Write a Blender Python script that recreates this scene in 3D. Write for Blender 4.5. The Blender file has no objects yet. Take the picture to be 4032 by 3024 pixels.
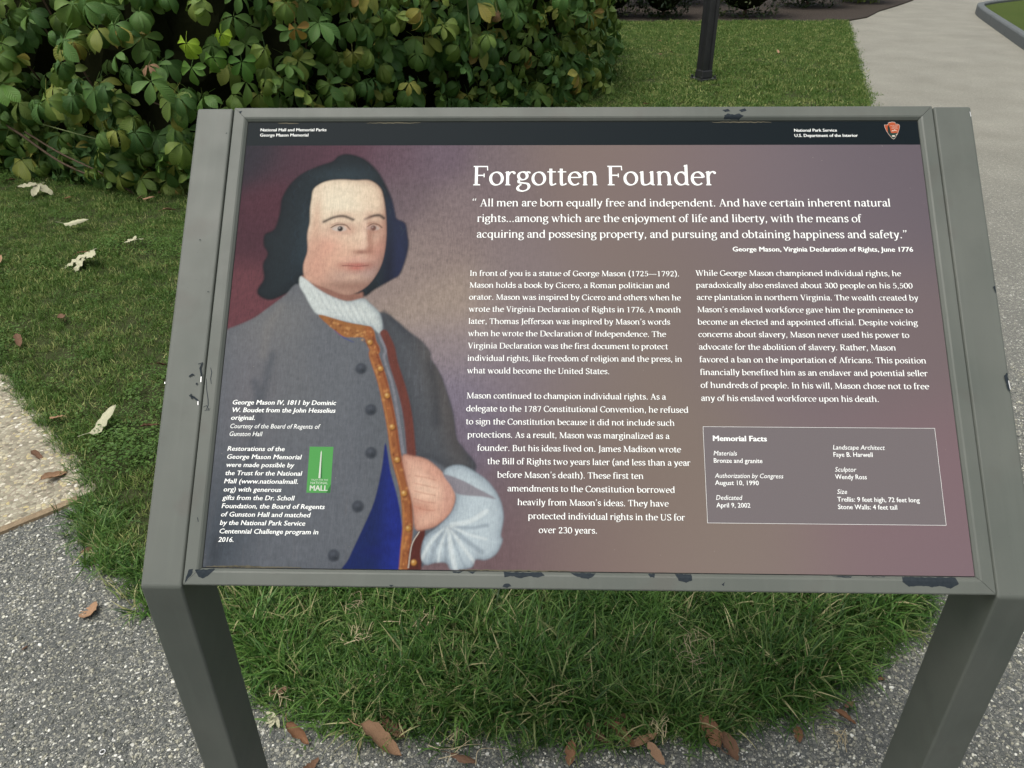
import bpy, bmesh, math, random
import numpy as np
from mathutils import Vector, Matrix, Euler

S = bpy.context.scene
COL = S.collection
R = math.radians
rng = np.random.default_rng(7)
random.seed(7)

# ------------------------------------------------------------------ camera
BH = 0.80                      # height of the lower edge of the printed panel
cam_data = bpy.data.cameras.new('camera')
cam = bpy.data.objects.new('camera', cam_data)
COL.objects.link(cam)
cam_data.sensor_fit = 'HORIZONTAL'
cam_data.sensor_width = 36.0
cam_data.lens = 36.0 * 3073.5 / 4032.0
cam_data.clip_start = 0.02
cam_data.clip_end = 600.0
PITCH, YAW, ROLL = 0.544256, 0.0289293, -0.0089569
cam.location = (-0.0619567, -0.6603343, 0.6524581 + BH)
def _cam_axes():
    cp, sp, cy, sy, cr, sr = math.cos(PITCH), math.sin(PITCH), math.cos(YAW), math.sin(YAW), math.cos(ROLL), math.sin(ROLL)
    def wr(x, y, z): return Vector((x * cy - y * sy, x * sy + y * cy, z))
    fwd = wr(0, cp, -sp)
    x0, u0 = wr(1, 0, 0), wr(0, sp, cp)
    right = x0 * cr + u0 * sr
    up = -x0 * sr + u0 * cr
    return right, up, fwd
_r, _u, _f = _cam_axes()
cam.rotation_euler = Matrix((( _r.x, _u.x, -_f.x), (_r.y, _u.y, -_f.y), (_r.z, _u.z, -_f.z))).to_euler()
S.camera = cam
CAMLOC = np.array(cam.location)
def project(P):
    """image position (0..1, 0..1 from the top) and depth of points, used only to choose which leaves are singled out"""
    d = np.asarray(P) - CAMLOC
    x, y, z = d @ np.array(_r), d @ np.array(_u), d @ np.array(_f)
    return 0.5 + 3073.5 / 4032 * x / z, 0.5 - 3073.5 / 3024 * y / z, z

# ------------------------------------------------------------------ light
SUN_EL, SUN_AZ = R(70), R(235)          # azimuth clockwise from +y
w = bpy.data.worlds.new('World'); S.world = w; w.use_nodes = True
nt = w.node_tree; nt.nodes.clear()
sky = nt.nodes.new('ShaderNodeTexSky'); sky.sky_type = 'NISHITA'; sky.sun_disc = False
sky.sun_elevation = SUN_EL; sky.sun_rotation = SUN_AZ
sky.air_density = 1.0; sky.dust_density = 6.0; sky.ozone_density = 1.0
hs = nt.nodes.new('ShaderNodeHueSaturation'); hs.inputs['Saturation'].default_value = 0.35
bgn = nt.nodes.new('ShaderNodeBackground'); bgn.inputs['Strength'].default_value = 0.13
wo = nt.nodes.new('ShaderNodeOutputWorld')
nt.links.new(sky.outputs[0], hs.inputs['Color']); nt.links.new(hs.outputs[0], bgn.inputs[0]); nt.links.new(bgn.outputs[0], wo.inputs[0])
sl = bpy.data.lights.new('sun', 'SUN'); sl.energy = 1.3; sl.angle = R(40); sl.color = (1.0, 0.96, 0.88)
sun = bpy.data.objects.new('sun', sl); COL.objects.link(sun)
sd = Vector((math.sin(SUN_AZ) * math.cos(SUN_EL), math.cos(SUN_AZ) * math.cos(SUN_EL), math.sin(SUN_EL)))
sun.rotation_euler = sd.to_track_quat('Z', 'Y').to_euler()
sun.location = (0, 0, 12)
S.view_settings.view_transform = 'Standard'; S.view_settings.look = 'None'
S.view_settings.gamma = 1.0; S.view_settings.use_curve_mapping = False
S.view_settings.exposure = 0.35

# ------------------------------------------------------------------ helpers
def lin(h):
    h = h.lstrip('#'); c = [int(h[i:i + 2], 16) / 255 for i in (0, 2, 4)]
    return tuple(x / 12.92 if x <= 0.04045 else ((x + 0.055) / 1.055) ** 2.4 for x in c)

def link(o, parent=None):
    COL.objects.link(o)
    if parent is not None: o.parent = parent
    return o
def mesh_obj(name, verts, faces, mat=None, parent=None, smooth=False):
    me = bpy.data.meshes.new(name)
    me.from_pydata([tuple(v) for v in verts], [], [tuple(f) for f in faces]); me.update()
    if mat: me.materials.append(mat)
    if smooth: me.polygons.foreach_set('use_smooth', [True] * len(me.polygons))
    return link(bpy.data.objects.new(name, me), parent)
def bm_obj(name, bm, mat=None, parent=None, smooth=False):
    me = bpy.data.meshes.new(name); bm.to_mesh(me); bm.free()
    if mat: me.materials.append(mat)
    if smooth: me.polygons.foreach_set('use_smooth', [True] * len(me.polygons))
    return link(bpy.data.objects.new(name, me), parent)
def tag(o, label=None, category=None, group=None, kind=None):
    if label: o['label'] = label
    if category: o['category'] = category
    if group: o['group'] = group
    if kind: o['kind'] = kind
    return o
def empty(name, loc=(0, 0, 0), parent=None):
    o = bpy.data.objects.new(name, None); o.location = loc; o.empty_display_size = 0.1
    return link(o, parent)
def prism(profile, ext_axis_pts):
    """profile: list of (a,b) ; ext_axis_pts: function(a,b,t) -> xyz for t in 0,1"""
    n = len(profile); v = [ext_axis_pts(a, b, 0) for a, b in profile] + [ext_axis_pts(a, b, 1) for a, b in profile]
    f = [tuple(range(n))[::-1], tuple(range(n, 2 * n))] + [(i, (i + 1) % n, n + (i + 1) % n, n + i) for i in range(n)]
    return v, f
def bevel_bm(verts, faces, w, seg=2, angle=20):
    bm = bmesh.new(); vs = [bm.verts.new(v) for v in verts]
    for f in faces: bm.faces.new([vs[i] for i in f])
    bmesh.ops.recalc_face_normals(bm, faces=bm.faces)
    ed = [e for e in bm.edges if len(e.link_faces) == 2 and e.calc_face_angle(0) > R(angle)]
    if w > 0: bmesh.ops.bevel(bm, geom=ed, offset=w, offset_type='OFFSET', segments=seg, profile=0.5, affect='EDGES', clamp_overlap=True)
    return bm

class NT:
    def __init__(self, name):
        self.m = bpy.data.materials.new(name); self.m.use_nodes = True
        self.t = self.m.node_tree; self.t.nodes.clear()
        self.out = self.n('ShaderNodeOutputMaterial'); self.b = self.n('ShaderNodeBsdfPrincipled')
        self.l(self.b.outputs[0], self.out.inputs[0])
    def n(self, t, **k):
        x = self.t.nodes.new(t)
        for a, b in k.items(): setattr(x, a, b)
        return x
    def l(self, a, b): self.t.links.new(a, b)
    def pos(self): return self.n('ShaderNodeNewGeometry').outputs['Position']
    def noise(self, vec, scale, detail=3, rough=0.5):
        x = self.n('ShaderNodeTexNoise'); x.inputs['Scale'].default_value = scale; x.inputs['Detail'].default_value = detail
        x.inputs['Roughness'].default_value = rough
        if vec is not None: self.l(vec, x.inputs['Vector'])
        return x.outputs['Fac']
    def ramp(self, fac, stops, interp='LINEAR'):
        x = self.n('ShaderNodeValToRGB'); x.color_ramp.interpolation = interp; e = x.color_ramp.elements
        while len(e) < len(stops): e.new(0.5)
        for i, (p, c) in enumerate(stops): e[i].position = p; e[i].color = (*c[:3], 1) if len(c) >= 3 else (c[0], c[0], c[0], 1)
        self.l(fac, x.inputs[0]); return x.outputs[0]
    def mix(self, fac, a, b, mode='MIX'):
        x = self.n('ShaderNodeMix', data_type='RGBA', blend_type=mode)
        for s, v in ((x.inputs['Factor'], fac), (x.inputs[6], a), (x.inputs[7], b)):
            if hasattr(v, 'is_linked') or isinstance(v, bpy.types.NodeSocket): self.l(v, s)
            elif isinstance(v, (int, float)): s.default_value = v
            else: s.default_value = (*v, 1)
        return x.outputs[2]
    def math(self, op, a, b=0.5, c=None):
        x = self.n('ShaderNodeMath', operation=op)
        for s, v in zip(x.inputs, (a, b, c)):
            if v is None: continue
            if isinstance(v, bpy.types.NodeSocket): self.l(v, s)
            else: s.default_value = v
        return x.outputs[0]
    def bump(self, h, strength=0.3, dist=0.01, normal=None):
        x = self.n('ShaderNodeBump'); x.inputs['Strength'].default_value = strength; x.inputs['Distance'].default_value = dist
        self.l(h, x.inputs['Height'])
        if normal is not None: self.l(normal, x.inputs['Normal'])
        self.l(x.outputs[0], self.b.inputs['Normal']); return x.outputs[0]
    def set(self, **k):
        for a, v in k.items():
            s = self.b.inputs[a.replace('_', ' ')]
            if isinstance(v, bpy.types.NodeSocket): self.l(v, s)
            elif isinstance(v, tuple): s.default_value = (*v, 1) if len(v) == 3 else v
            else: s.default_value = v
        return self

def sc(c, k): return tuple(x * k for x in c)

# ------------------------------------------------------------------ materials
def m_paint():
    m = NT('grey_green_paint'); p = m.pos()
    c = m.mix(m.ramp(m.noise(p, 9, 4), [(0.35, (0,)), (0.7, (1,))]), (0.092, 0.103, 0.089), (0.112, 0.121, 0.105))
    blot = m.ramp(m.noise(p, 16, 2), [(0.60, (0,)), (0.72, (1,))])
    c = m.mix(m.math('MULTIPLY', blot, 0.35), c, (0.090, 0.084, 0.072))
    mpp = m.n('ShaderNodeMapping'); mpp.inputs['Scale'].default_value = (1.0, .08, .08); m.l(p, mpp.inputs[0])
    streak = m.ramp(m.noise(mpp.outputs[0], 70, 4, .6), [(0.50, (0,)), (0.80, (1,))])
    c = m.mix(m.math('MULTIPLY', streak, 0.30), c, (0.135, 0.150, 0.130))
    rub = m.ramp(m.noise(p, 5, 5, .7), [(0.56, (0,)), (0.70, (1,))]); c = m.mix(m.math('MULTIPLY', rub, 0.35), c, (0.070, 0.072, 0.062))
    speck = m.ramp(m.noise(p, 420, 2), [(0.735, (0,)), (0.76, (1,))])
    c = m.mix(m.math('MULTIPLY', speck, 0.55), c, (0.06, 0.06, 0.055))
    m.set(Base_Color=c, Roughness=m.math('MULTIPLY_ADD', m.noise(p, 30, 3), 0.2, 0.42)); m.b.inputs['Specular IOR Level'].default_value = 0.35
    m.bump(m.noise(p, 700, 3), 0.12, 0.0006); return m.m
def m_chip():
    m = NT('bare_dark_primer'); p = m.pos()
    m.set(Base_Color=m.mix(m.noise(p, 300, 3), (0.012, 0.018, 0.024), (0.034, 0.042, 0.048)), Roughness=0.75); m.b.inputs['Specular IOR Level'].default_value = 0.1; return m.m
def m_scratch():
    m = NT('bare_metal_nick'); m.set(Base_Color=(0.75, 0.75, 0.74), Roughness=0.35, Metallic=0.3); return m.m
def m_print():
    m = NT('printed_panel_ink'); p = m.pos()
    a = m.n('ShaderNodeAttribute', attribute_name='ink')
    mp = m.n('ShaderNodeMapping'); mp.inputs['Scale'].default_value = (1.0, 0.12, 0.12); m.l(p, mp.inputs[0])
    weave = m.noise(mp.outputs[0], 900, 3, 0.6); crack = m.noise(p, 160, 5, 0.7)
    amt = m.n('ShaderNodeAttribute', attribute_name='canvas').outputs['Fac']
    f = m.math('ADD', m.math('MULTIPLY', m.math('SUBTRACT', weave, 0.5), 0.8), m.math('MULTIPLY', m.math('SUBTRACT', crack, 0.5), 0.9))
    f = m.math('MULTIPLY_ADD', m.math('MULTIPLY', f, amt), 1.0, 1.0)
    vm = m.n('ShaderNodeVectorMath', operation='SCALE'); m.l(a.outputs['Color'], vm.inputs[0]); m.l(f, vm.inputs['Scale'])
    grain = m.n('ShaderNodeVectorMath', operation='SCALE'); m.l(vm.outputs[0], grain.inputs[0])
    m.l(m.math('MULTIPLY_ADD', m.noise(p, 1400, 2), 0.18, 0.91), grain.inputs['Scale'])
    dust = m.ramp(m.noise(p, 260, 2), [(0.76, (0,)), (0.80, (1,))])
    m.set(Base_Color=m.mix(m.math('MULTIPLY', dust, 0.3), grain.outputs[0], (0.40, 0.36, 0.30)), Roughness=m.math('MULTIPLY_ADD', m.noise(p, 6, 4), 0.12, 0.52))
    m.b.inputs['Specular IOR Level'].default_value = 0.1
    return m.m
def m_flat(name, c, rough=0.55, spec=0.1):
    m = NT(name); p = m.pos()
    m.set(Base_Color=m.mix(m.noise(p, 900, 2), sc(c, 0.9), sc(c, 1.06)), Roughness=rough); m.b.inputs['Specular IOR Level'].default_value = spec; return m.m
def m_pavement():
    m = NT('exposed_aggregate_concrete'); p = m.pos()
    def cells(scale):
        v = m.n('ShaderNodeTexVoronoi'); v.inputs['Scale'].default_value = scale; m.l(p, v.inputs['Vector'])
        e = m.n('ShaderNodeTexVoronoi', feature='DISTANCE_TO_EDGE'); e.inputs['Scale'].default_value = scale; m.l(p, e.inputs['Vector'])
        sep = m.n('ShaderNodeSeparateColor'); m.l(v.outputs['Color'], sep.inputs[0])
        return sep.outputs[0], sep.outputs[1], e.outputs['Distance']
    r1, g1, e1 = cells(150); r2, g2, e2 = cells(310)
    stones = [(0.0, (0.085, 0.092, 0.088)), (0.35, (0.13, 0.138, 0.128)), (0.62, (0.20, 0.205, 0.18)), (0.82, (0.29, 0.285, 0.235)), (0.94, (0.45, 0.45, 0.38)), (1.0, (0.74, 0.74, 0.68))]
    ca = m.ramp(r1, stones); cb = m.ramp(r2, stones)
    edge = m.ramp(e1, [(0.04, (0,)), (0.10, (1,))])
    pick = m.math('MULTIPLY', m.ramp(g1, [(0.35, (0,)), (0.36, (1,))]), edge)
    fines = m.mix(m.ramp(e2, [(0.03, (0,)), (0.12, (1,))]), (0.045, 0.050, 0.050), cb)
    c = m.mix(pick, fines, ca)
    # open-sky light painted in: the walk gets paler away from the plaza corner
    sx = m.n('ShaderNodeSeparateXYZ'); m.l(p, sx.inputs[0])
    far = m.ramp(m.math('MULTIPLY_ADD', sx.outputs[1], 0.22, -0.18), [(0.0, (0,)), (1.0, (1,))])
    open_lit = m.mix(m.ramp(m.noise(p, 60, 6, 0.9), [(0.35, (0,)), (0.65, (1,))]), (0.19, 0.18, 0.14), (0.44, 0.425, 0.345))
    open_lit = m.mix(m.math('MULTIPLY', m.ramp(m.noise(p, 0.8, 3), [(0.3, (0,)), (0.75, (1,))]), 0.4), open_lit, (0.36, 0.345, 0.285))
    c = m.mix(m.math('MULTIPLY', far, 0.72), c, open_lit)
    big = m.math('MULTIPLY_ADD', m.noise(p, 2.2, 4), 0.5, 0.62)
    vm = m.n('ShaderNodeVectorMath', operation='SCALE'); m.l(c, vm.inputs[0]); m.l(big, vm.inputs['Scale'])
    m.set(Base_Color=vm.outputs[0], Roughness=0.75)
    m.bump(m.math('ADD', m.math('MULTIPLY', pick, 0.7), m.math('MULTIPLY', e2, 1.0)), 0.7, 0.003); return m.m
def m_slab():
    m = NT('tan_exposed_aggregate'); p = m.pos()
    v = m.n('ShaderNodeTexVoronoi'); v.inputs['Scale'].default_value = 85; m.l(p, v.inputs['Vector'])
    e = m.n('ShaderNodeTexVoronoi', feature='DISTANCE_TO_EDGE'); e.inputs['Scale'].default_value = 85; m.l(p, e.inputs['Vector'])
    sep = m.n('ShaderNodeSeparateColor'); m.l(v.outputs['Color'], sep.inputs[0])
    ca = m.ramp(sep.outputs[0], [(0.0, (0.14, 0.13, 0.09)), (0.4, (0.29, 0.275, 0.195)), (0.72, (0.40, 0.38, 0.285)), (0.86, (0.42, 0.36, 0.18)), (1.0, (0.62, 0.61, 0.53))])
    c = m.mix(m.ramp(e.outputs['Distance'], [(0.03, (0,)), (0.11, (1,))]), (0.24, 0.20, 0.15), ca)
    m.set(Base_Color=c, Roughness=0.8); m.bump(e.outputs['Distance'], 0.6, 0.003); return m.m
def m_soil(name='lawn_soil', a=(0.022, 0.032, 0.012), b=(0.070, 0.078, 0.035)):
    m = NT(name); p = m.pos()
    c = m.mix(m.noise(p, 45, 5, 0.7), a, b)
    m.set(Base_Color=c, Roughness=0.95); m.bump(m.noise(p, 130, 4, 0.7), 0.6, 0.01); m.b.inputs['Specular IOR Level'].default_value = 0.05; return m.m
def m_ground():
    m = NT('open_lawn'); p = m.pos()
    c = m.mix(m.noise(p, 30, 6, 0.8), (0.028, 0.050, 0.012), (0.085, 0.125, 0.03))
    c = m.mix(m.math('MULTIPLY', m.noise(p, 0.9, 3), 0.5), c, (0.10, 0.12, 0.04))
    m.set(Base_Color=c, Roughness=0.95); m.bump(m.noise(p, 90, 5, 0.8), 0.8, 0.02); m.b.inputs['Specular IOR Level'].default_value = 0.05; return m.m
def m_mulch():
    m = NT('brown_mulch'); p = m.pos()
    c = m.mix(m.noise(p, 70, 5, 0.8), (0.012, 0.009, 0.006), (0.06, 0.042, 0.028))  # tree shade over the bed is put into this dark brown
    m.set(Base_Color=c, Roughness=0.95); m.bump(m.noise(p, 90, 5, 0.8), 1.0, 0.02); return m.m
def foliage(name, stops, trans=0.25, rough=0.5, spec=0.3, uvveins=False, inst=False):
    m = NT(name)
    t = m.n('ShaderNodeAttribute', attribute_name='tint').outputs['Fac']
    o = m.n('ShaderNodeObjectInfo').outputs['Random']
    s = m.math('ADD', t, o)
    if inst:
        s = m.math('ADD', t, m.n('ShaderNodeAttribute', attribute_name='itint', attribute_type='INSTANCER').outputs['Fac'])
    f = m.math('FRACT', s)
    c = m.ramp(f, stops)
    if uvveins:
        p = m.pos()
        a = m.n('ShaderNodeAttribute', attribute_name='blade')   # x along the leaflet, y across
        sx = m.n('ShaderNodeSeparateXYZ'); m.l(a.outputs['Vector'], sx.inputs[0])
        ab = m.math('ABSOLUTE', sx.outputs[1])
        ph = m.math('SUBTRACT', m.math('MULTIPLY', sx.outputs[0], 62.0), m.math('MULTIPLY', ab, 16.0))
        vein = m.math('SINE', ph)
        mid = m.ramp(ab, [(0.0, (1,)), (0.09, (0,))])
        c = m.mix(m.math('MULTIPLY', mid, 0.5), c, (0.13, 0.17, 0.05))
        c = m.mix(m.math('MULTIPLY', m.ramp(vein, [(0.8, (0,)), (1.0, (1,))]), 0.13), c, (0.10, 0.15, 0.05))
        c = m.mix(m.ramp(m.noise(p, 70, 4), [(0.62, (0,)), (0.76, (0.25,))]), c, (0.12, 0.085, 0.03))
        m.bump(vein, 0.35, 0.002)
    m.set(Base_Color=c, Roughness=rough); m.b.inputs['Specular IOR Level'].default_value = spec
    tr = m.n('ShaderNodeBsdfTranslucent'); m.l(m.mix(0.5, c, (0.10, 0.16, 0.02)), tr.inputs[0])
    mx = m.n('ShaderNodeMixShader'); mx.inputs[0].default_value = trans
    m.l(m.b.outputs[0], mx.inputs[1]); m.l(tr.outputs[0], mx.inputs[2]); m.l(mx.outputs[0], m.out.inputs[0])
    return m.m
def m_bark(name='brown_stem', a=(0.05, 0.032, 0.02), b=(0.13, 0.085, 0.05)):
    m = NT(name); p = m.pos(); m.set(Base_Color=m.mix(m.noise(p, 60, 4), a, b), Roughness=0.85); return m.m
def m_steel():
    m = NT('dark_painted_steel'); p = m.pos()
    m.set(Base_Color=m.mix(m.noise(p, 12, 4), (0.014, 0.015, 0.017), (0.035, 0.036, 0.038)), Roughness=0.42); return m.m
def m_granite():
    m = NT('grey_granite'); p = m.pos()
    m.set(Base_Color=m.mix(m.noise(p, 60, 5, 0.8), (0.055, 0.065, 0.066), (0.14, 0.155, 0.155)), Roughness=0.8); m.bump(m.noise(p, 80, 4), 0.4, 0.004); return m.m
def m_leaf(name, a, b):
    m = NT(name); p = m.pos(); o = m.n('ShaderNodeObjectInfo').outputs['Random']
    c = m.mix(m.noise(p, 120, 4, 0.7), a, b); c = m.mix(m.math('MULTIPLY', o, 0.5), c, sc(b, 0.6))
    m.set(Base_Color=c, Roughness=0.75); m.bump(m.noise(p, 350, 3), 0.5, 0.002); m.b.inputs['Specular IOR Level'].default_value = 0.2; return m.m

PAINT, CHIP, NICK, PRINT = m_paint(), m_chip(), m_scratch(), m_print()
WHITE = m_flat('white_print', (0.86, 0.88, 0.85)); BAND = m_flat('dark_slate_print', sc(lin('1c2e36'), 0.30))
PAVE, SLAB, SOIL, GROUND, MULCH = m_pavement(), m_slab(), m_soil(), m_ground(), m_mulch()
STEEL, GRANITE, BARK = m_steel(), m_granite(), m_bark()

# ------------------------------------------------------------------ setting
def sheet(name, poly, z, mat, thick=None):
    """flat polygon sheet, with skirt when thick is given; cut into triangles by bmesh"""
    bm = bmesh.new(); vs = [bm.verts.new((x, y, z)) for x, y in poly]; f = bm.faces.new(vs)
    if f.normal.z < 0: f.normal_flip()
    if thick:
        bm.normal_update()
        r = bmesh.ops.extrude_face_region(bm, geom=[f]); 
        for v in [g for g in r['geom'] if isinstance(g, bmesh.types.BMVert)]: v.co.z = z
        for v in vs: v.co.z = z - thick
        bmesh.ops.recalc_face_normals(bm, faces=bm.faces)
    bmesh.ops.triangulate(bm, faces=bm.faces)
    o = bm_obj(name, bm, mat); tag(o, kind='structure'); return o

# lawn outline: corner tongue under the sign, then up along the walk, round behind
EDGE = [(-1.34, 1.04), (-1.16, 0.84), (-0.98, 0.72), (-0.73, 0.54), (-0.60, 0.43), (-0.42, 0.385), (-0.2, 0.365), (0.09, 0.375), (0.33, 0.385), (0.50, 0.43), (0.67, 0.54), (0.90, 0.73),
        (1.12, 1.25), (1.55, 2.6), (2.15, 4.4), (2.78, 6.33), (3.25, 7.91), (3.95, 10.2), (4.60, 12.3)]
def subdiv(pts, step):
    o = []
    for a, b in zip(pts[:-1], pts[1:]):
        n = max(1, int(math.dist(a, b) / step))
        for i in range(n): o.append((a[0] + (b[0] - a[0]) * i / n, a[1] + (b[1] - a[1]) * i / n))
    return o + [pts[-1]]
def wob(pts, amp, f=3.0):
    return [(x + amp * (math.sin(y * f * 2.1 + x * 3) + 0.6 * math.sin(y * f * 5.3 + 1) + 0.5 * math.sin(x * 17)), y + amp * (math.sin(x * f * 2.7 + 2) + 0.6 * math.sin(x * f * 6.1))) for x, y in pts]
EDGE_F = wob(subdiv(EDGE, 0.06), 0.012)
LAWN = EDGE_F + [(1.2, 12.35), (0.2, 12.3), (-0.5, 12.2), (-12, 12.0), (-12, 11.3), (-3.5, 3.22), (-2.44, 2.20), (-1.83, 1.62), (-1.64, 1.42), (-1.49, 1.29), (-1.34, 1.12)]
tag(mesh_obj('ground', [(-300, -300, -0.16), (300, -300, -0.16), (300, 300, -0.16), (-300, 300, -0.16)], [(0, 1, 2, 3)], GROUND), kind='structure')
sheet('lawn', LAWN, 0.012, SOIL, 0.16)
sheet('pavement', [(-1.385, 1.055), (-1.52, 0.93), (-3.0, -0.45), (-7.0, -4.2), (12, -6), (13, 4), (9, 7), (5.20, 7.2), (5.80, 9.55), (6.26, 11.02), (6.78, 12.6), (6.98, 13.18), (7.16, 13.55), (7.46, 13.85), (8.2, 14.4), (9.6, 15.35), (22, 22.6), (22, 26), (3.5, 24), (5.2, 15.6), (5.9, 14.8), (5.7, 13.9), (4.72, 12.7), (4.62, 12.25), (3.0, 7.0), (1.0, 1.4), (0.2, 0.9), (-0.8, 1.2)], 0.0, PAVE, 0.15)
sheet('side_walk', [(-1.40, 1.064), (-1.535, 0.944), (-3.02, -0.43), (-7.1, -4.1), (-12, 0), (-14, 12), (-12, 11.6), (-3.3, 3.32), (-2.3, 2.25), (-1.6, 1.45), (-1.3, 1.15)], 0.004, SLAB, 0.15)
def ribbon(pts, wd, z0, z1):
    v, f = [], []
    for i, (x, y) in enumerate(pts):
        a = pts[max(0, i - 1)]; b = pts[min(len(pts) - 1, i + 1)]; d = math.dist(a, b); nx, ny = -(b[1] - a[1]) / d * wd / 2, (b[0] - a[0]) / d * wd / 2
        v += [(x - nx, y - ny, z0), (x - nx * 0.8, y - ny * 0.8, z1), (x + nx * 0.8, y + ny * 0.8, z1), (x + nx, y + ny, z0)]
        if i: k = 4 * (i - 1); f += [(k, k + 4, k + 5, k + 1), (k + 1, k + 5, k + 6, k + 2), (k + 2, k + 6, k + 7, k + 3)]
    return v, f
JOINT = m_soil('tan_joint_mortar', (0.16, 0.12, 0.08), (0.36, 0.28, 0.18))
js = wob(subdiv([(-1.375, 1.075), (-1.52, 0.937), (-3.0, -0.44), (-7.0, -4.15)], 0.05), 0.0025, 9)
v, f = ribbon(js, 0.030, -0.01, 0.009)
tag(mesh_obj('walk_joint', v, f, JOINT), kind='structure')
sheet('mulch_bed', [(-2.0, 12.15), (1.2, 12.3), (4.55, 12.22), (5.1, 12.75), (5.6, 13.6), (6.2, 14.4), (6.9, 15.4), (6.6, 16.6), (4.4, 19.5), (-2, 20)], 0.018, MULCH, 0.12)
sheet('far_lawn', [(5.23, 7.15), (5.85, 9.50), (6.32, 10.96), (6.81, 12.50), (7.03, 13.12), (7.21, 13.49), (7.51, 13.79), (8.22, 14.31), (9.62, 15.26), (22, 22.4), (24, 8), (12, 5.5)], 0.09, GROUND, 0.2)
# granite kerb in separate stones round the far lawn
KP = [(5.20, 7.2), (5.82, 9.50), (6.29, 10.98), (6.78, 12.52), (7.00, 13.15), (7.18, 13.52), (7.48, 13.82), (8.2, 14.35), (9.6, 15.3), (22, 22.5)]
kerb = empty('kerb', (6.3, 11.0, 0)); tag(kerb, kind='structure')
KF = subdiv(KP, 0.25); stretch = []
acc = [0.0]
for a, b in zip(KF[:-1], KF[1:]): acc.append(acc[-1] + math.dist(a, b))
def along(s):
    i = min(len(acc) - 2, max(0, int(np.searchsorted(acc, s)) - 1)); t = (s - acc[i]) / (acc[i + 1] - acc[i]); a, b = KF[i], KF[i + 1]
    return (a[0] + (b[0] - a[0]) * t, a[1] + (b[1] - a[1]) * t)
s0 = 0.0
while s0 < acc[-1] - 1.3:
    seg = [along(s0 + 0.006 + i * (1.2 - 0.012) / 4) for i in range(5)]; s0 += 1.2
    vv, ff = [], []
    for i, (x, y) in enumerate(seg):
        a = seg[max(0, i - 1)]; b = seg[min(4, i + 1)]; d = math.dist(a, b); nx, ny = -(b[1] - a[1]) / d * 0.052, (b[0] - a[0]) / d * 0.052
        for q, z in ((1, -0.1), (1, 0.115), (0.80, 0.13), (-0.80, 0.13), (-1, 0.115), (-1, -0.1)): vv.append((x + nx * q - 6.3, y + ny * q - 11.0, z))
        if i: k = 6 * (i - 1); ff += [(k + j, k + 6 + j, k + 7 + j, k + 1 + j) for j in range(5)]
    ff += [tuple(range(6)), tuple(range(29, 23, -1))]
    o = mesh_obj('kerb_stone', vv, ff, GRANITE, kerb)
# ------------------------------------------------------------------ the panel sign
C45 = math.sqrt(0.5)
def pp(u, v, n=0.0):
    """panel coordinates in mm (u from the left edge, v up the slope, n off the face) -> metres in the sign's frame"""
    return ((u - 444.5) / 1000, (v - n) / 1000 * C45, BH + (v + n) / 1000 * C45)
sign = empty('information_sign', (0, 0, 0))
tag(sign, 'sloping grey-green metal-framed sign with white text and a portrait in a grey coat', 'sign')

# legs: vertical post mitred into the sloping arm
def leg(x0, x1):
    A = (-0.0165, BH - 0.0162); yb = 0.061
    T = 0.066
    under = lambda y: BH + (y - T * C45 * 0 ) * 1.0
    top = [pp(0, 603.5, 2)[1:], pp(0, 603.5, -T * 1000)[1:]]
    # underside of the arm: n=-66mm; find where it meets the back face of the post
    vb = (yb / C45 * 1000) - T * 1000
    inner = pp(0, vb, -T * 1000)[1:]
    prof = [A, (A[0], -0.02), (yb, -0.02), (yb, inner[1]), top[1], top[0]]
    v, f = prism(prof, lambda a, b, t: (x0 if t == 0 else x1, a, b))
    return bm_obj('leg', bevel_bm(v, f, 0.003, 3, 15), PAINT, sign)
leg_l = leg(-0.5157, -0.4668); leg_r = leg(0.4668, 0.5159)

# frame rails: mitred profile ring   (distance in from the outer edge, height)
OUT = (-20.0, -20.5, 909.0, 603.0)          # u0,v0,u1,v1
PRO = [(0, -24), (0, 2.4), (0.5, 3.6), (1.6, 4.2), (14.5, 4.4), (16.5, 3.6), (19.2, 1.0), (19.8, -1.5), (19.8, -24)]
def rail(side):
    u0, v0, u1, v1 = OUT; g = 0.25
    vs = []
    for e in (0, 1):
        for d, n in PRO:
            if side == 'b': q = (u0 + d + g if e == 0 else u1 - d - g, v0 + d)
            if side == 't': q = (u0 + d + g if e == 0 else u1 - d - g, v1 - d)
            if side == 'l': q = (u0 + d, v0 + d + g if e == 0 else v1 - d - g)
            if side == 'r': q = (u1 - d, v0 + d + g if e == 0 else v1 - d - g)
            vs.append(pp(q[0], q[1], n))
    k = len(PRO)
    fs = [tuple(range(k)), tuple(range(k, 2 * k))] + [(i, (i + 1) % k, k + (i + 1) % k, k + i) for i in range(k)]
    bm = bevel_bm(vs, fs, 0); return bm_obj('frame_rail', bm, PAINT, sign)
for s in 'btlr': rail(s)
def slab_box(name, u0, v0, u1, v1, n0, n1, mat, parent):
    v = [pp(u, v_, n) for n in (n0, n1) for u, v_ in ((u0, v0), (u1, v0), (u1, v1), (u0, v1))]
    f = [(0, 3, 2, 1), (4, 5, 6, 7), (0, 1, 5, 4), (1, 2, 6, 5), (2, 3, 7, 6), (3, 0, 4, 7)]
    return mesh_obj(name, v, f, mat, parent)
slab_box('backing_tray', -12, -12, 901, 595, -30, -7, CHIP, sign)
panel = slab_box('panel', -0.3, -0.5, 889.3, 582.8, -6.5, -0.12, m_flat('panel_edge_black', (0.02, 0.02, 0.022)), sign)

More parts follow.
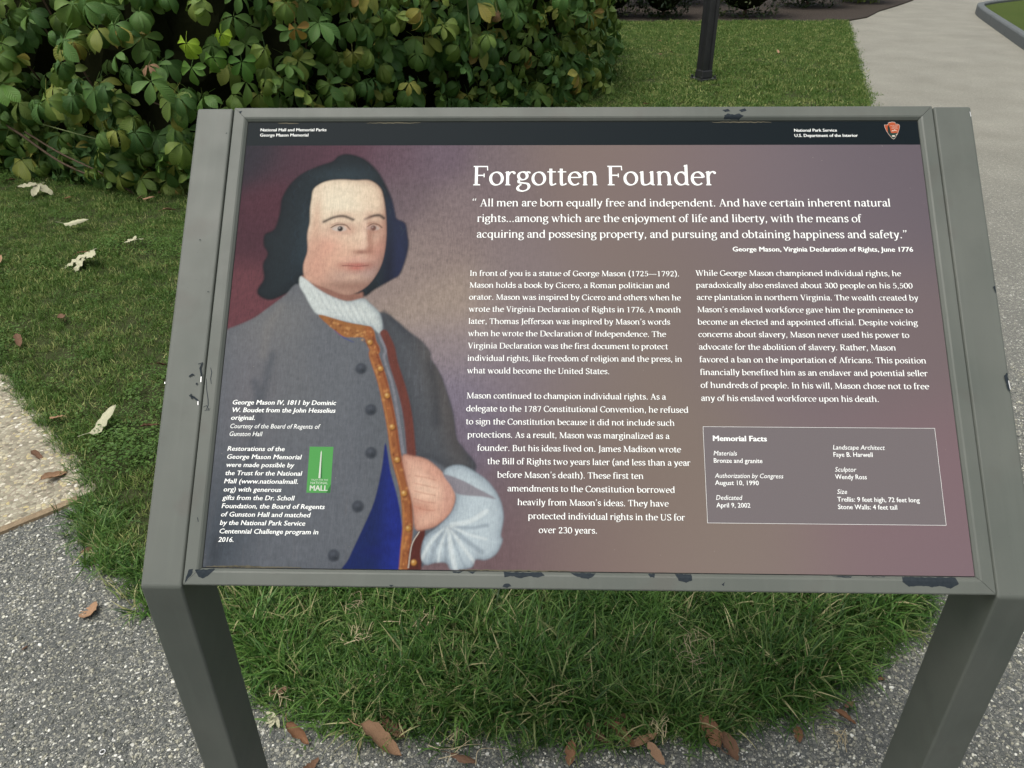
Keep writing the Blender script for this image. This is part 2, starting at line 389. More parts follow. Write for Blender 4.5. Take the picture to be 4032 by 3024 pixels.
# chipped paint, nicks and scratches on the frame (thin flakes missing, dark primer showing)
def outline_patch(name, pts, n, mat, parent, jag=0.6, z=None):
    """irregular flat patch; pts in panel mm"""
    P = []
    r2 = random.Random(int(pts[0][0] * 7 + pts[0][1] * 3))
    for a, b in zip(pts, pts[1:] + pts[:1]):
        d = math.dist(a, b); k = max(1, int(d / 2.0))
        for i in range(k):
            t = i / k; P.append((a[0] + (b[0] - a[0]) * t + r2.uniform(-jag, jag), a[1] + (b[1] - a[1]) * t + r2.uniform(-jag, jag)))
    bm = bmesh.new(); bm.faces.new([bm.verts.new((u, v, 0)) for u, v in P])
    if callable(n):
        for dd in (0.5, 1.6, 14.5, 16.5, 19.2):
            for co, no in (((0, -20.5 + dd, 0), (0, 1, 0)), ((0, 603 - dd, 0), (0, 1, 0)), ((-20 + dd, 0, 0), (1, 0, 0))):
                bmesh.ops.bisect_plane(bm, geom=bm.verts[:] + bm.edges[:] + bm.faces[:], plane_co=co, plane_no=no)
    bmesh.ops.triangulate(bm, faces=bm.faces)
    for v in bm.verts: v.co = pp(v.co.x, v.co.y, n(v.co.x, v.co.y) if callable(n) else n)
    bm.normal_update()
    for fc in bm.faces:
        if fc.normal.z < 0: fc.normal_flip()
    return bm_obj(name, bm, mat, parent)
def nb(u, v):                     # height of the bottom / top rail face, just proud
    d = min(v + 20.5, 603 - v, u + 20, 909 - u)
    xs = [p[0] for p in PRO[1:8]]; ys = [p[1] for p in PRO[1:8]]
    return float(np.interp(d, xs, ys)) + 0.15
CHIPS = [
 [(-7, -3.0), (6, -2.5), (12, -1.6), (16, -1.4), (13, -6), (9, -10), (3, -13), (-2, -11), (-5, -6)],
 [(-14, -3), (-9, -2), (-10, -8), (-14, -13), (-17, -17), (-16, -9)],
 [(352, -1.6), (396, -1.6), (399, -5), (391, -7), (380, -6), (372, -8), (362, -6), (353, -7)],
 [(429, -1.6), (458, -1.6), (455, -5), (449, -8), (441, -7), (433, -4)],
 [(549, -1.6), (567, -1.6), (568, -8), (561, -11), (552, -9)],
 [(518, -1.6), (526, -1.6), (525, -6), (520, -5)],
 [(806, -1.6), (866, -1.6), (868, -9), (858, -14), (848, -11), (838, -12.5), (826, -11), (812, -12), (805, -7)],
 [(727, -1.6), (750, -1.6), (748, -3.6), (735, -2.6)], [(765, -1.6), (788, -1.6), (780, -2.8)],
 [(292, -1.6), (304, -1.6), (300, -3.5), (294, -3.0)], [(310, -1.6), (320, -1.6), (316, -3.6)],
 [(352, -15), (359, -14), (361, -17), (356, -19), (351, -18)], [(220, -17), (226, -17.5), (223, -19)],
 [(601, -13), (605, -9), (603, -14)],
 [(635, 585), (655, 584), (661, 588), (655, 592), (648, 590), (640, 592), (636, 589)],
 [(633, 597), (641, 599), (644, 595), (637, 594)], [(655, 597), (663, 600), (665, 596), (659, 594)],
 [(-12.5, 597), (-9, 598), (-9.5, 594.5), (-12, 594)]]
for c in CHIPS: outline_patch('paint_chip', c, nb, CHIP, sign, 0.45)
def scratch(pts, wd, mat=CHIP, name='scratch', n=nb):
    v, f = [], []
    for i, (u, w_) in enumerate(pts):
        a = pts[max(0, i - 1)]; b = pts[min(len(pts) - 1, i + 1)]; d = math.dist(a, b) or 1; k = wd * (0.35 + 0.65 * math.sin(math.pi * (i + 0.5) / len(pts))) / 2
        nx, ny = -(b[1] - a[1]) / d * k, (b[0] - a[0]) / d * k
        v += [pp(u + nx, w_ + ny, n(u, w_) if callable(n) else n), pp(u - nx, w_ - ny, n(u, w_) if callable(n) else n)]
        if i: f.append((2 * i - 2, 2 * i - 1, 2 * i + 1, 2 * i))
    o = mesh_obj(name, v, f, mat, sign); return o
LP = 2.25
for pts in ([(-31, 245), (-26, 247), (-28, 240), (-26, 233), (-25.5, 229)], [(-41, 229), (-37, 232), (-35, 231)], [(-31, 219), (-29.5, 221)], [(-38, 205), (-32, 203), (-28, 200), (-25.5, 198)], [(-36, 207), (-34, 201)],
            [(-47, 412), (-46.6, 411)], [(-28, 566), (-27.4, 565)], [(-29, 341), (-28.5, 340)]):
    scratch(pts, 2.2, CHIP, 'scratch', LP)
for pts in ([(-14, 240), (-12, 234), (-12.5, 226), (-11, 219)], [(-18, 226), (-16, 212), (-13, 200), (-12, 192), (-14, 187), (-9, 188)], [(-18, 190), (-14, 192), (-10, 186), (-16, 186)], [(-10.5, 57), (-9, 52)]): scratch(pts, 1.1)
for pts in ([(-25.6, 229), (-25.2, 222)], [(-26.2, 198), (-25.6, 193)], [(-70.2, 222), (-69.9, 219.5)]): scratch(pts, 1.3, NICK, 'bare_nick', LP + 0.1)
for pts in ([(957.5, 230), (958.3, 219)], [(957.8, 595), (958.2, 588)]): scratch(pts, 1.1, NICK, 'bare_nick', LP + 0.1)
outline_patch('paint_chip', [(953, 236), (957.5, 240), (958, 216), (955, 220)], LP, CHIP, sign, 0.5)
outline_patch('paint_chip', [(955, 350), (958, 352), (958, 342)], LP, CHIP, sign, 0.4)
GRIME = m_flat('dried_grime', (0.11, 0.10, 0.07), 0.9)
for a, b, vv in ((4, 118, 0.9), (300, 430, 0.3), (12, 70, 1.6), (160, 235, 581.6), (620, 700, 581.6), (40, 70, 581.4)):
    pts = [(a + i * 2.0, vv + random.uniform(-0.5, 0.5)) for i in range(int((b - a) / 2))]
    scratch(pts, 1.6, GRIME, 'grime_line', 0.15)

# ------------------------------------------------------------------ ink on the panel: backdrop and figure
BACKDROP = [[9,537,"2e2c36"],[75,527,"4d3440"],[136,537,"5c3d4a"],[28,424,"4a2b36"],[24,335,"6a3e45"],[50,456,"55303c"],[198,530,"66505c"],[259,530,"70606c"],[219,470,"6f6066"],[292,457,"857678"],[252,386,"95857f"],[284,329,"a59588"],[269,424,"8c7c7a"],[291,269,"93878a"],[290,210,"827a8a"],[300,164,"786d7c"],[351,523,"7d6f72"],[442,523,"8e7c73"],[533,523,"8b7a75"],[592,490,"84757a"],[712,489,"80747a"],[830,489,"776d75"],[882,529,"716870"],[587,361,"857874"],[499,361,"8a7b73"],[365,361,"877a7c"],[811,301,"807274"],[694,241,"83757a"],[869,75,"8a7378"],[467,182,"8c7e73"],[383,239,"867a80"],[439,126,"8a7b72"],[384,98,"75646a"],[368,17,"755f62"],[465,18,"917f76"],[625,20,"8f8179"],[784,22,"8b777a"],[882,7,"87737b"],[565,127,"8c7e74"]]

PORTRAIT = {
 'hair': [[125,533],[137,536],[155,531],[169,521],[181,507],[190,491],[199,471],[204,451],[207,442],[218,436],[222,420],[224,405],[221,386],[214,365],[204,358],[184,345],[167,335],[131,350],[95,361],[86,348],[68,337],[51,330],[37,335],[33,344],[40,359],[37,378],[42,393],[36,405],[36,420],[48,428],[53,451],[54,471],[63,491],[78,507],[101,519],[117,525]],
 'face': [[94,471],[96,485],[110,495],[130,498],[150,497],[168,497],[182,487],[188,471],[192,447],[194,420],[193,397],[189,377],[181,360],[170,347],[154,338],[140,339],[124,346],[102,354],[93,361],[90,378],[94,397],[92,420],[94,438],[93,455]],
 'neck': [[89,363],[102,361],[131,346],[158,339],[168,341],[167,331],[150,328],[128,334],[106,346],[93,354]],
 'cravat': [[87,362],[95,358],[110,346],[130,335],[150,329],[169,333],[179,326],[191,314],[196,297],[194,285],[187,290],[179,295],[151,301],[116,310],[105,320],[95,337],[87,350]],
 'coat': [[-15,284],[-5,289],[29,304],[50,320],[70,337],[88,352],[133,322],[194,314],[212,304],[228,290],[246,276],[257,262],[258,254],[270,235],[280,209],[288,183],[293,154],[304,139],[317,120],[307,93],[273,40],[243,-4],[100,-6],[-12,-7]],
 'sleeve': [[194,314],[212,304],[228,290],[246,276],[257,262],[258,254],[270,235],[280,209],[288,183],[293,154],[304,139],[317,120],[288,117],[263,128],[241,135],[232,183],[218,229],[208,254]],
 'waist': [[207,148],[204,117],[197,78],[185,46],[171,12],[167,-5],[236,-4],[233,40],[225,81],[215,113]],
 'collar': [[114,311],[151,301],[182,294],[187,276],[177,274],[172,281],[147,282],[135,291]],
 'trim': [[178,290],[183,275],[188,265],[187,258],[198,229],[206,201],[214,168],[221,131],[233,92],[238,54],[237,23],[236,-4]],
 'red': [[198,286],[207,268],[212,248],[225,211],[233,179],[239,135]],
 'line': [[192,285],[201,265],[200,254],[212,220],[221,179],[229,137]],
 'hand': [[228,132],[241,133],[259,128],[278,112],[291,96],[294,82],[288,65],[273,51],[260,46],[247,47],[243,75],[235,101]],
 'cuff': [[278,112],[286,121],[301,122],[317,114],[333,102],[346,83],[351,62],[348,41],[350,34],[343,19],[331,12],[319,12],[314,3],[292,0],[285,8],[272,8],[260,6],[255,18],[259,37],[273,49],[288,65],[294,82],[289,96]],
 'cuffhole': [[279,110],[299,105],[317,96],[341,83],[325,85],[293,89]],
 'cufftrim': [[252,43],[244,28],[241,2]],
 'undercuff': [[253,46],[259,44],[256,23],[255,-4],[242,-4],[242,24]],
 'coatbut': [[172,241],[187,189],[190,136],[178,72],[153,15]],
 'goldbut': [[196,241],[206,207],[214,168],[222,128],[232,88],[239,47],[247,8],[181,275]],
 'browL': [[112,438],[124,444],[137,446],[150,441]],
 'browR': [[166,442],[175,446],[184,447],[190,443]],
 'eyeL': [[134,428]],
 'eyeR': [[177,429]],
 'lidL': [[122,430],[130,434],[141,433],[147,427]],
 'lidR': [[169,431],[175,435],[183,434],[188,430]],
 'nose': [[164,436],[168,420],[173,405],[172,395],[163,393],[154,396],[149,399]],
 'mouth': [[140,376],[150,375],[161,375],[173,377]],
 'mouthlow': [[152,372],[161,370],[170,374]],
 'pts': [[132,463],[177,463],[120,401],[186,401],[159,354],[157,413],[112,363],[193,378],[96,436],[160,386]],
 'fold1': [[41,223],[46,207],[44,194]],
 'fold2': [[60,257],[54,219],[49,172],[43,126],[39,90]],
 'fold3': [[66,322],[52,295],[49,257]],
 'fold4': [[258,247],[265,211],[268,174]],
 'dark': [[13,29],[12,-2]],
 'foldc1': [[293,66],[305,41],[318,7]],
 'foldc2': [[290,61],[291,32],[290,3]],
 'foldc3': [[297,72],[322,53],[347,36]],
 'foldc4': [[287,54],[273,32],[267,8]],
}

W_LIT = 1.68
def ink(h): return np.array(lin(h)) / W_LIT
US = np.concatenate([np.arange(0, 402, 1.05), np.linspace(402, 889, 110)]); VS = np.concatenate([np.arange(0, 548.0, 1.05), [548.2]])
U, V = np.meshgrid(US, VS); SH = U.shape
bx = np.array([b[0] for b in BACKDROP], float); by = np.array([b[1] for b in BACKDROP], float); bc = np.array([ink(b[2]) for b in BACKDROP])
num = np.zeros(SH + (3,)); den = np.zeros(SH)
for i in range(len(bx)):
    wgt = np.exp(-((U - bx[i]) ** 2 + (V - by[i]) ** 2) / (2 * (27.0 + 45.0 * np.clip((U - 290) / 170, 0, 1)) ** 2)) + 1e-4 / (1 + ((U - bx[i]) ** 2 + (V - by[i]) ** 2) / 900)
    num += wgt[..., None] * bc[i]; den += wgt
IMG = num / den[..., None]
fig = np.zeros(SH); cloth = np.zeros(SH)
def smooth_loop(pts, k=4):
    P = np.array(pts, float); n = len(P); o = []
    for i in range(n):
        p0, p1, p2, p3 = P[i - 1], P[i], P[(i + 1) % n], P[(i + 2) % n]
        for j in range(k):
            t = j / k; o.append(0.5 * ((2 * p1) + (-p0 + p2) * t + (2 * p0 - 5 * p1 + 4 * p2 - p3) * t * t + (-p0 + 3 * p1 - 3 * p2 + p3) * t ** 3))
    return np.array(o)
def smooth_open(pts, k=5):
    P = [np.array(p, float) for p in pts]; P = [2 * P[0] - P[1]] + P + [2 * P[-1] - P[-2]]; o = []
    for i in range(1, len(P) - 2):
        for j in range(k):
            t = j / k; p0, p1, p2, p3 = P[i - 1:i + 3]
            o.append(0.5 * ((2 * p1) + (-p0 + p2) * t + (2 * p0 - 5 * p1 + 4 * p2 - p3) * t * t + (-p0 + 3 * p1 - 3 * p2 + p3) * t ** 3))
    return np.array(o + [P[-2]])
def box_of(P, pad):
    x0, y0 = P.min(0) - pad; x1, y1 = P.max(0) + pad
    i0, i1 = np.searchsorted(VS, (y0, y1)); j0, j1 = np.searchsorted(US, (x0, x1))
    return slice(i0, max(i0 + 1, i1)), slice(j0, max(j0 + 1, j1))
def sdf(P, X, Y, closed=True):
    d = np.full(X.shape, 1e9); ins = np.zeros(X.shape, bool)
    n = len(P)
    for i in range(n if closed else n - 1):
        a, b = P[i], P[(i + 1) % n]; e = b - a; L = e @ e + 1e-9
        t = np.clip(((X - a[0]) * e[0] + (Y - a[1]) * e[1]) / L, 0, 1)
        d = np.minimum(d, (X - a[0] - t * e[0]) ** 2 + (Y - a[1] - t * e[1]) ** 2)
        if closed:
            c = ((a[1] > Y) != (b[1] > Y)) & (X < (b[0] - a[0]) * (Y - a[1]) / (b[1] - a[1] + 1e-12) + a[0]); ins ^= c
    d = np.sqrt(d); return np.where(ins, -d, d) if closed else d
CLIP = [None]
def blend(sl, m, col):
    if CLIP[0] is not None: m = m * CLIP[0][sl]
    IMG[sl] = IMG[sl] * (1 - m[..., None]) + (col if isinstance(col, np.ndarray) and col.ndim == 3 else np.array(col)) * m[..., None]
def ss(x): x = np.clip(x, 0, 1); return x * x * (3 - 2 * x)
def area(pts, col, soft=1.2, op=1.0, figure=True, k=4):
    P = smooth_loop(pts, k); sl = box_of(P, soft + 1); X, Y = U[sl], V[sl]
    m = ss(0.5 - sdf(P, X, Y) / (2 * soft)) * op
    blend(sl, m, col(X, Y, sdf(P, X, Y)) if callable(col) else ink(col))
    if figure: fig[sl] = np.maximum(fig[sl], m)
def line(pts, col, wd, soft=0.8, op=1.0, taper=False):
    P = smooth_open(pts) if len(pts) > 2 else np.array(pts, float); sl = box_of(P, wd + soft + 1)
    m = ss(0.5 - (sdf(P, U[sl], V[sl], False) - wd / 2) / (2 * soft)) * op; blend(sl, m, ink(col))
def clip_to(pts, soft=1.2, extra=None):
    CLIP[0] = ss(0.5 - sdf(smooth_loop(pts), U, V) / (2 * soft)) if pts is not None else None
def blob(x, y, rx, ry, col, op=0.6, rot=0.0, p=1.0):
    P = np.array([[x - 3 * max(rx, ry), y - 3 * max(rx, ry)], [x + 3 * max(rx, ry), y + 3 * max(rx, ry)]]); sl = box_of(P, 0)
    dx, dy = U[sl] - x, V[sl] - y; c, s = math.cos(rot), math.sin(rot); a, b = (dx * c + dy * s) / rx, (-dx * s + dy * c) / ry
    blend(sl, op * np.exp(-0.5 * (a * a + b * b) ** p), ink(col))
PO = PORTRAIT
def shaded(base, shade, edge, wd, cx=None, rx=60.0, hi=None):
    """painter's modelling: base colour turning to a deeper tone towards the outline, stronger on the right"""
    B, Sh, E = ink(base), ink(shade), ink(edge)
    def f(X, Y, d):
        side = 0.75 if cx is None else np.clip(0.45 + 0.55 * (X - cx) / rx, 0.12, 1.0)
        a = np.exp(np.minimum(d, 0) / wd) * side; b = np.exp(np.minimum(d, 0) / (wd * .3)) * side
        c = B * (1 - a[..., None]) + Sh * a[..., None]
        return c * (1 - .6 * b[..., None]) + E * .6 * b[..., None]
    return f
# hair
area(PO['hair'], shaded('1f2b31', '141c23', '0e141a', 9), 2.4)
clip_to(PO['hair'], 2.0)
blob(212, 395, 12, 48, '232c52', .75); blob(205, 450, 10, 22, '1f2a48', .6); blob(90, 400, 10, 40, '2c3f4a', .5); blob(135, 505, 26, 7, '33464f', .55); blob(85, 350, 7, 14, '121b22', .7); blob(200, 380, 5, 30, '10162a', .7)
for i in range(150):
    x, y = rng.uniform(72, 222), rng.uniform(325, 520); s_ = rng.uniform(5, 12); k_ = -1 if x < 150 else 1
    line([(x, y), (x + k_ * s_ * .35, y - s_ * .5), (x + k_ * s_ * .1, y - s_)], ('33454f', '101820', '2a3a4c')[i % 3], 1.1, 1.1, 0.30)
cloth[:] = np.maximum(cloth, fig * 0.5); hair_only = fig.copy()
clip_to(None)
# coat
area(PO['coat'], shaded('686d74', '4e545d', '39404a', 16, 170, 160), 2.2)
area(PO['sleeve'], shaded('53575c', '383d44', '2a2e34', 12), 4.0, 0.92)
clip_to(PO['coat'], 1.5)
blob(60, 300, 40, 26, '80807e', .6, .5); blob(150, 260, 16, 70, '6d7176', .5); blob(195, 170, 14, 60, '5e6368', .5); blob(262, 250, 12, 60, '6b655f', .45, .25); blob(290, 160, 10, 50, '5c5450', .4, .25); blob(40, 200, 26, 60, '7a767a', .5); blob(90, 230, 26, 70, '747678', .45, .2); blob(20, 40, 26, 60, '3c4650', .7)
for key, wd, c, o in (('fold1', 9, '48505a', .55), ('fold2', 10, '434b54', .5), ('fold3', 9, '85827e', .35), ('fold4', 10, '2a3038', .5), ('dark', 12, '30363c', .5)):
    line(PO[key], c, wd, wd * .7, o)
for i in range(260):
    x, y = rng.uniform(0, 330), rng.uniform(5, 330); line([(x, y), (x + rng.uniform(-2, 2), y - rng.uniform(10, 34))], ('80828a', '4a4f58', '6e6a6a')[i % 3], rng.uniform(.6, 2.2), 1.3, 0.17)
clip_to(None)
# head
area(PO['neck'], '966c5e', 2.2)
area(PO['face'], (lambda f1, f2: lambda X, Y, d: (lambda t: f1(X, Y, d) * (1 - t) + f2(X, Y, d) * t)(ss((Y - 375) / 75)[..., None]))(shaded('e0b49b', 'a47868', '7a564e', 13, 140, 55), shaded('f3e0c4', 'c49a80', '8c6a5c', 10, 140, 55)), 2.0)
clip_to(PO['face'], 1.6)
blob(135, 465, 26, 18, 'f6ecd2', .8); blob(118, 405, 15, 12, 'de9c88', .55); blob(186, 400, 9, 13, 'd98f80', .5)
blob(158, 362, 26, 9, 'b59c90', .7); blob(176, 372, 14, 9, 'a58f8c', .5); blob(104, 385, 8, 26, 'c99a86', .6); blob(196, 430, 5, 42, 'b08878', .6); blob(196, 372, 7, 14, '9c8478', .7, .4)
blob(102, 440, 5, 30, 'd6ab92', .6); blob(150, 350, 34, 9, 'a98a7c', .6); blob(190, 400, 6, 40, 'a98070', .45); blob(110, 372, 10, 16, 'd8a48e', .5); blob(125, 480, 26, 12, 'f4e6cc', .5); blob(172, 470, 16, 14, 'ecd2b6', .5); blob(139, 447, 14, 5, 'd2a68e', .5); blob(176, 447, 10, 5, 'c99c86', .5); blob(160, 385, 12, 4, 'dba798', .5)
(ex1, ey1), (ex2, ey2) = PO['eyeL'][0], PO['eyeR'][0]
for ex, ey, s in ((ex1, ey1, 1.0), (ex2, ey2, .9)):
    blob(ex, ey + 4, 15 * s, 6, 'c08f7a', .55); blob(ex, ey - 4, 12 * s, 4, 'c89a88', .5)
    area([(ex - 11 * s, ey), (ex - 5 * s, ey + 3.8), (ex + 3 * s, ey + 4.0), (ex + 9 * s, ey - .6), (ex + 3 * s, ey - 3.2), (ex - 5 * s, ey - 3.0)], 'cfc0b4', .7)
    blob(ex, ey + .2, 3.4, 3.6, '241c1c', 1.0, 0, 4); blob(ex - 1.2, ey + 1.4, .9, .9, 'c8c0bc', .8)
line(PO['lidL'], '4a342e', 1.5, .8, .9); line(PO['lidR'], '4a342e', 1.5, .8, .9)
line([(ex1 - 12, ey1 + 5), (ex1 - 3, ey1 + 8.5), (ex1 + 8, ey1 + 6)], '9a6c5a', 1.0, 1.2, .6); line([(ex2 - 9, ey2 + 6), (ex2, ey2 + 8.5), (ex2 + 8, ey2 + 4)], '9a6c5a', 1.0, 1.2, .6)
line(PO['browL'], '3a302c', 3.6, 2.0, .85); line(PO['browR'], '362c2a', 3.6, 2.0, .9)
blob(ex1 + 32, ey1 - 6, 3.0, 20, 'f3d3bc', .6); blob(ex1 + 38, ey1 - 8, 2.6, 17, 'a87462', .6, .04)
blob(ex1 + 33, ey1 - 26, 5, 4.4, 'f1cdb6', .7); blob(ex1 + 39, ey1 - 28, 4, 3.4, 'b27a68', .6)
blob(ex1 + 30, ey1 - 32, 9, 2.6, '8a5044', .75); blob(ex1 + 41, ey1 - 20, 3, 12, '9c6a5a', .55, .15); blob(ex1 + 44, ey1 - 2, 4, 7, 'a06e5e', .5); blob(ex1 + 14, ey1 - 2, 5, 6, 'c4907c', .4)
mx0, my0 = PO['mouth'][0]; mx1, my1 = PO['mouth'][-1]; mc = (mx0 + mx1) / 2; my = (my0 + my1) / 2
blob(mc + 1, my + 2.2, 12, 2.2, 'b06058', .8); blob(mc + 1, my - 3, 9, 2.8, 'c0685e', .8); blob(mx0 - 2, my, 4, 4, 'b07c6c', .5); blob(mx1 + 2, my + 1, 4, 4, 'a06c5c', .5); blob(mc - 2, my - 16, 9, 5, 'e6c0a8', .5); blob(mc, my - 27, 26, 5, '8c6456', .6); line([(mx0, my + .6), (mc - 5, my + .2), (mc + 4, my - .3), (mx1, my + .9)], '7a3e3a', 1.1, .9, .85)
blob(mc + 1, my - 8, 8, 2.2, 'b98c7c', .6); blob(mc - 1, my + 7.5, 3, 4, 'd0a08e', .4)
# cravat
clip_to(None)
area(PO['cravat'], shaded('d6deda', 'a9b4b6', '808c90', 7, 130, 50), 1.8)
clip_to(PO['cravat'])
for i in range(16):
    t = i / 15; line([(100 + 75 * t, 347 - 30 * t), (116 + 72 * t, 326 - 28 * t - 5), (128 + 72 * t, 318 - 40 * t)], ('9aa6aa', 'eef4f0')[i % 2], 1.6, 1.6, .30)
clip_to(None)
# waistcoat and trim
area(PO['waist'], lambda X, Y, d: (ink('18285e') * (1 - ss((X - 196) / 30)[..., None]) + ink('1f2f88') * ss((X - 196) / 30)[..., None]), 1.2)
clip_to(PO['waist'])
for (x, y, rx, ry) in ((220, 40, 9, 5), (205, 20, 12, 5), (228, 70, 6, 12), (225, 105, 5, 14)): blob(x, y, rx, ry, '17236a', .6)
clip_to(None)
line(PO['red'], '6e3a30', 11, 1.5, .95); line(PO['line'], '86868e', 3.2, 1.0, .85)
area(PO['collar'], 'a06a3c', 1.1); area([PO['collar'][-1], PO['collar'][-2], (PO['collar'][-2][0] + 14, PO['collar'][-2][1] - 7), (PO['collar'][-1][0] + 12, PO['collar'][-1][1] - 10)], '2a3aa0', 1.0, .9)
line(PO['trim'], '9c5f38', 12.5, 1.2); line([(x - 4.5, y) for x, y in PO['trim']], 'c08a52', 1.6, 1.2, .6); line([(x + 4.5, y) for x, y in PO['trim']], '7c3c28', 2.0, 1.2, .7)
for i in range(70):
    P = PO['trim']; k = rng.integers(0, len(P) - 1); t = rng.uniform(0, 1); x = P[k][0] + (P[k + 1][0] - P[k][0]) * t + rng.uniform(-4, 4); y = P[k][1] + (P[k + 1][1] - P[k][1]) * t
    blob(x, y, rng.uniform(.7, 1.6), rng.uniform(.7, 2), ('d69a5c', '6e3a24', 'c48048')[i % 3], .5)
for i in range(40):
    x, y = rng.uniform(126, 178), 0; y = 302 - (x - 126) * .42 + rng.uniform(-6, 6); blob(x, y, 1.2, 1.0, ('e0a868', '6e3a24')[i % 2], .5)
# hand, undercuff, cuff
area(PO['undercuff'], '5a2c26', 1.2); line(PO['cufftrim'], 'd8d2c4', 1.3, .6, .8)
area(PO['hand'], shaded('e8bca4', 'bb8470', '935f50', 9), 2.0)
clip_to(PO['hand'], 1.5)
hx, hy = np.mean(PO['hand'], 0); blob(hx - 2, hy + 6, 14, 16, 'f0cdb4', .8); blob(hx + 6, hy + 22, 14, 7, 'cf9480', .6, -.6); blob(hx - 8, hy - 18, 14, 6, 'c88c76', .7); blob(hx + 22, hy - 6, 5, 16, 'c79282', .6)
for i in range(5): line([(hx - 17, hy + 20 - i * 9), (hx - 4, hy + 18 - i * 9.5), (hx + 8, hy + 15 - i * 9)], 'b0705e', 1.1, 1.3, .5)
clip_to(None)
area(PO['cuff'], shaded('c4d2d8', '93a2ac', '6e7c88', 8), 1.8)
clip_to(PO['cuff'])
cx, cy = np.mean(PO['cuff'], 0)
for i in range(12):
    a = R(205 + i * 15); x0, y0 = PO['hand'][6][0] - 2, PO['hand'][6][1] - 14
    line([(x0 + 4 * math.cos(a), y0 + 4 * math.sin(a)), (x0 + 26 * math.cos(a), y0 + 30 * math.sin(a)), (x0 + 46 * math.cos(a + .1), y0 + 62 * math.sin(a + .1))], ('7f8e9a', 'eef6f4')[i % 2], 2.4 + 1.4 * (i % 3), 2.0, .5)
area(PO['cuffhole'], '837880', 1.6, .8, False)
# keep cuff folds inside the figure
clip_to(None)
for x, y in PO['coatbut']:
    blob(x, y, 6.8, 6.8, '343b44', .85, 0, 4); blob(x - 1.5, y + 2, 2.6, 2.2, '5c626c', .6); blob(x + 2, y - 3, 2.8, 2, '22282f', .5)
for x, y in PO['goldbut']:
    blob(x + .6, y - .8, 3.8, 3.8, '5e3418', .7, 0, 3); blob(x, y, 3.1, 3.1, 'b9823c', 1, 0, 3); blob(x - .8, y + 1, 1.1, 1.1, 'e6c284', .9)
# strokes that strayed off the figure go back to the backdrop
BGI = num / den[..., None]
stray = (fig < 0.02) & (U > 0)
IMG[stray] = BGI[stray]
IMG = np.clip(IMG, 0.004, 0.9)
lum_l = 0.16 + 0.80 * ss((430 - U) / 160) * (1 - 0.35 * (fig > 0.5))
CAN = np.clip(lum_l, 0.06, 0.96)
CAN = np.where((U > 420), 0.05, CAN)
def grid_part(name, cellmask, n, parent):
    H, Wd = SH; idx = -np.ones(H * Wd, int)
    I, J = np.nonzero(cellmask); quads = np.stack([I * Wd + J, I * Wd + J + 1, (I + 1) * Wd + J + 1, (I + 1) * Wd + J], 1)
    used = np.unique(quads); idx[used] = np.arange(len(used)); q = idx[quads]
    u = U.ravel()[used]; v_ = V.ravel()[used]
    co = np.stack([(u - 444.5) / 1000, (v_ - n) / 1000 * C45, BH + (v_ + n) / 1000 * C45], 1)
    me = bpy.data.meshes.new(name); me.vertices.add(len(used)); me.vertices.foreach_set('co', co.ravel())
    me.loops.add(q.size); me.loops.foreach_set('vertex_index', q.ravel()); me.polygons.add(len(q))
    me.polygons.foreach_set('loop_start', np.arange(0, q.size, 4)); me.polygons.foreach_set('loop_total', np.full(len(q), 4)); me.update(calc_edges=True)
    a = me.color_attributes.new('ink', 'FLOAT_COLOR', 'POINT'); c = np.ones((len(used), 4)); c[:, :3] = IMG.reshape(-1, 3)[used]; a.data.foreach_set('color', c.ravel())
    b = me.attributes.new('canvas', 'FLOAT', 'POINT'); b.data.foreach_set('value', CAN.ravel()[used])
    me.materials.append(PRINT); return link(bpy.data.objects.new(name, me), parent)
fm = (fig > 0.5); cell = fm[:-1, :-1] | fm[1:, :-1] | fm[:-1, 1:] | fm[1:, 1:]
grid_part('printed_backdrop', ~cell, 0.0, panel)
grid_part('printed_portrait', cell, 0.0, panel)
def quad(name, pts, n, mat, parent=panel): return mesh_obj(name, [pp(u, v, n) for u, v in pts], [tuple(range(len(pts)))], mat, parent)
quad('header_band', [(0, 548.2), (889, 548.2), (889, 582.5), (0, 582.5)], 0.0, BAND)
# facts box: slightly greyer field with a thin white rule
FB = (589.3, 57.2, 863.8, 171.0)
quad('facts_field', [(FB[0], FB[1]), (FB[2], FB[1]), (FB[2], FB[3]), (FB[0], FB[3])], 0.06, m_flat('grey_violet_print', np.array(ink('857d7f')).tolist(), 0.55, 0.1))
bm = bmesh.new()
def bar(u0, v0, u1, v1, n):
    bm.faces.new([bm.verts.new(pp(*q, n)) for q in ((u0, v0), (u1, v0), (u1, v1), (u0, v1))])
t = 0.34
bar(FB[0], FB[1] - t, FB[2], FB[1], .10); bar(FB[0], FB[3], FB[2], FB[3] + t, .10); bar(FB[0] - t, FB[1] - t, FB[0], FB[3] + t, .11); bar(FB[2], FB[1] - t, FB[2] + t, FB[3] + t, .11)
bm_obj('facts_rule', bm, WHITE, panel)

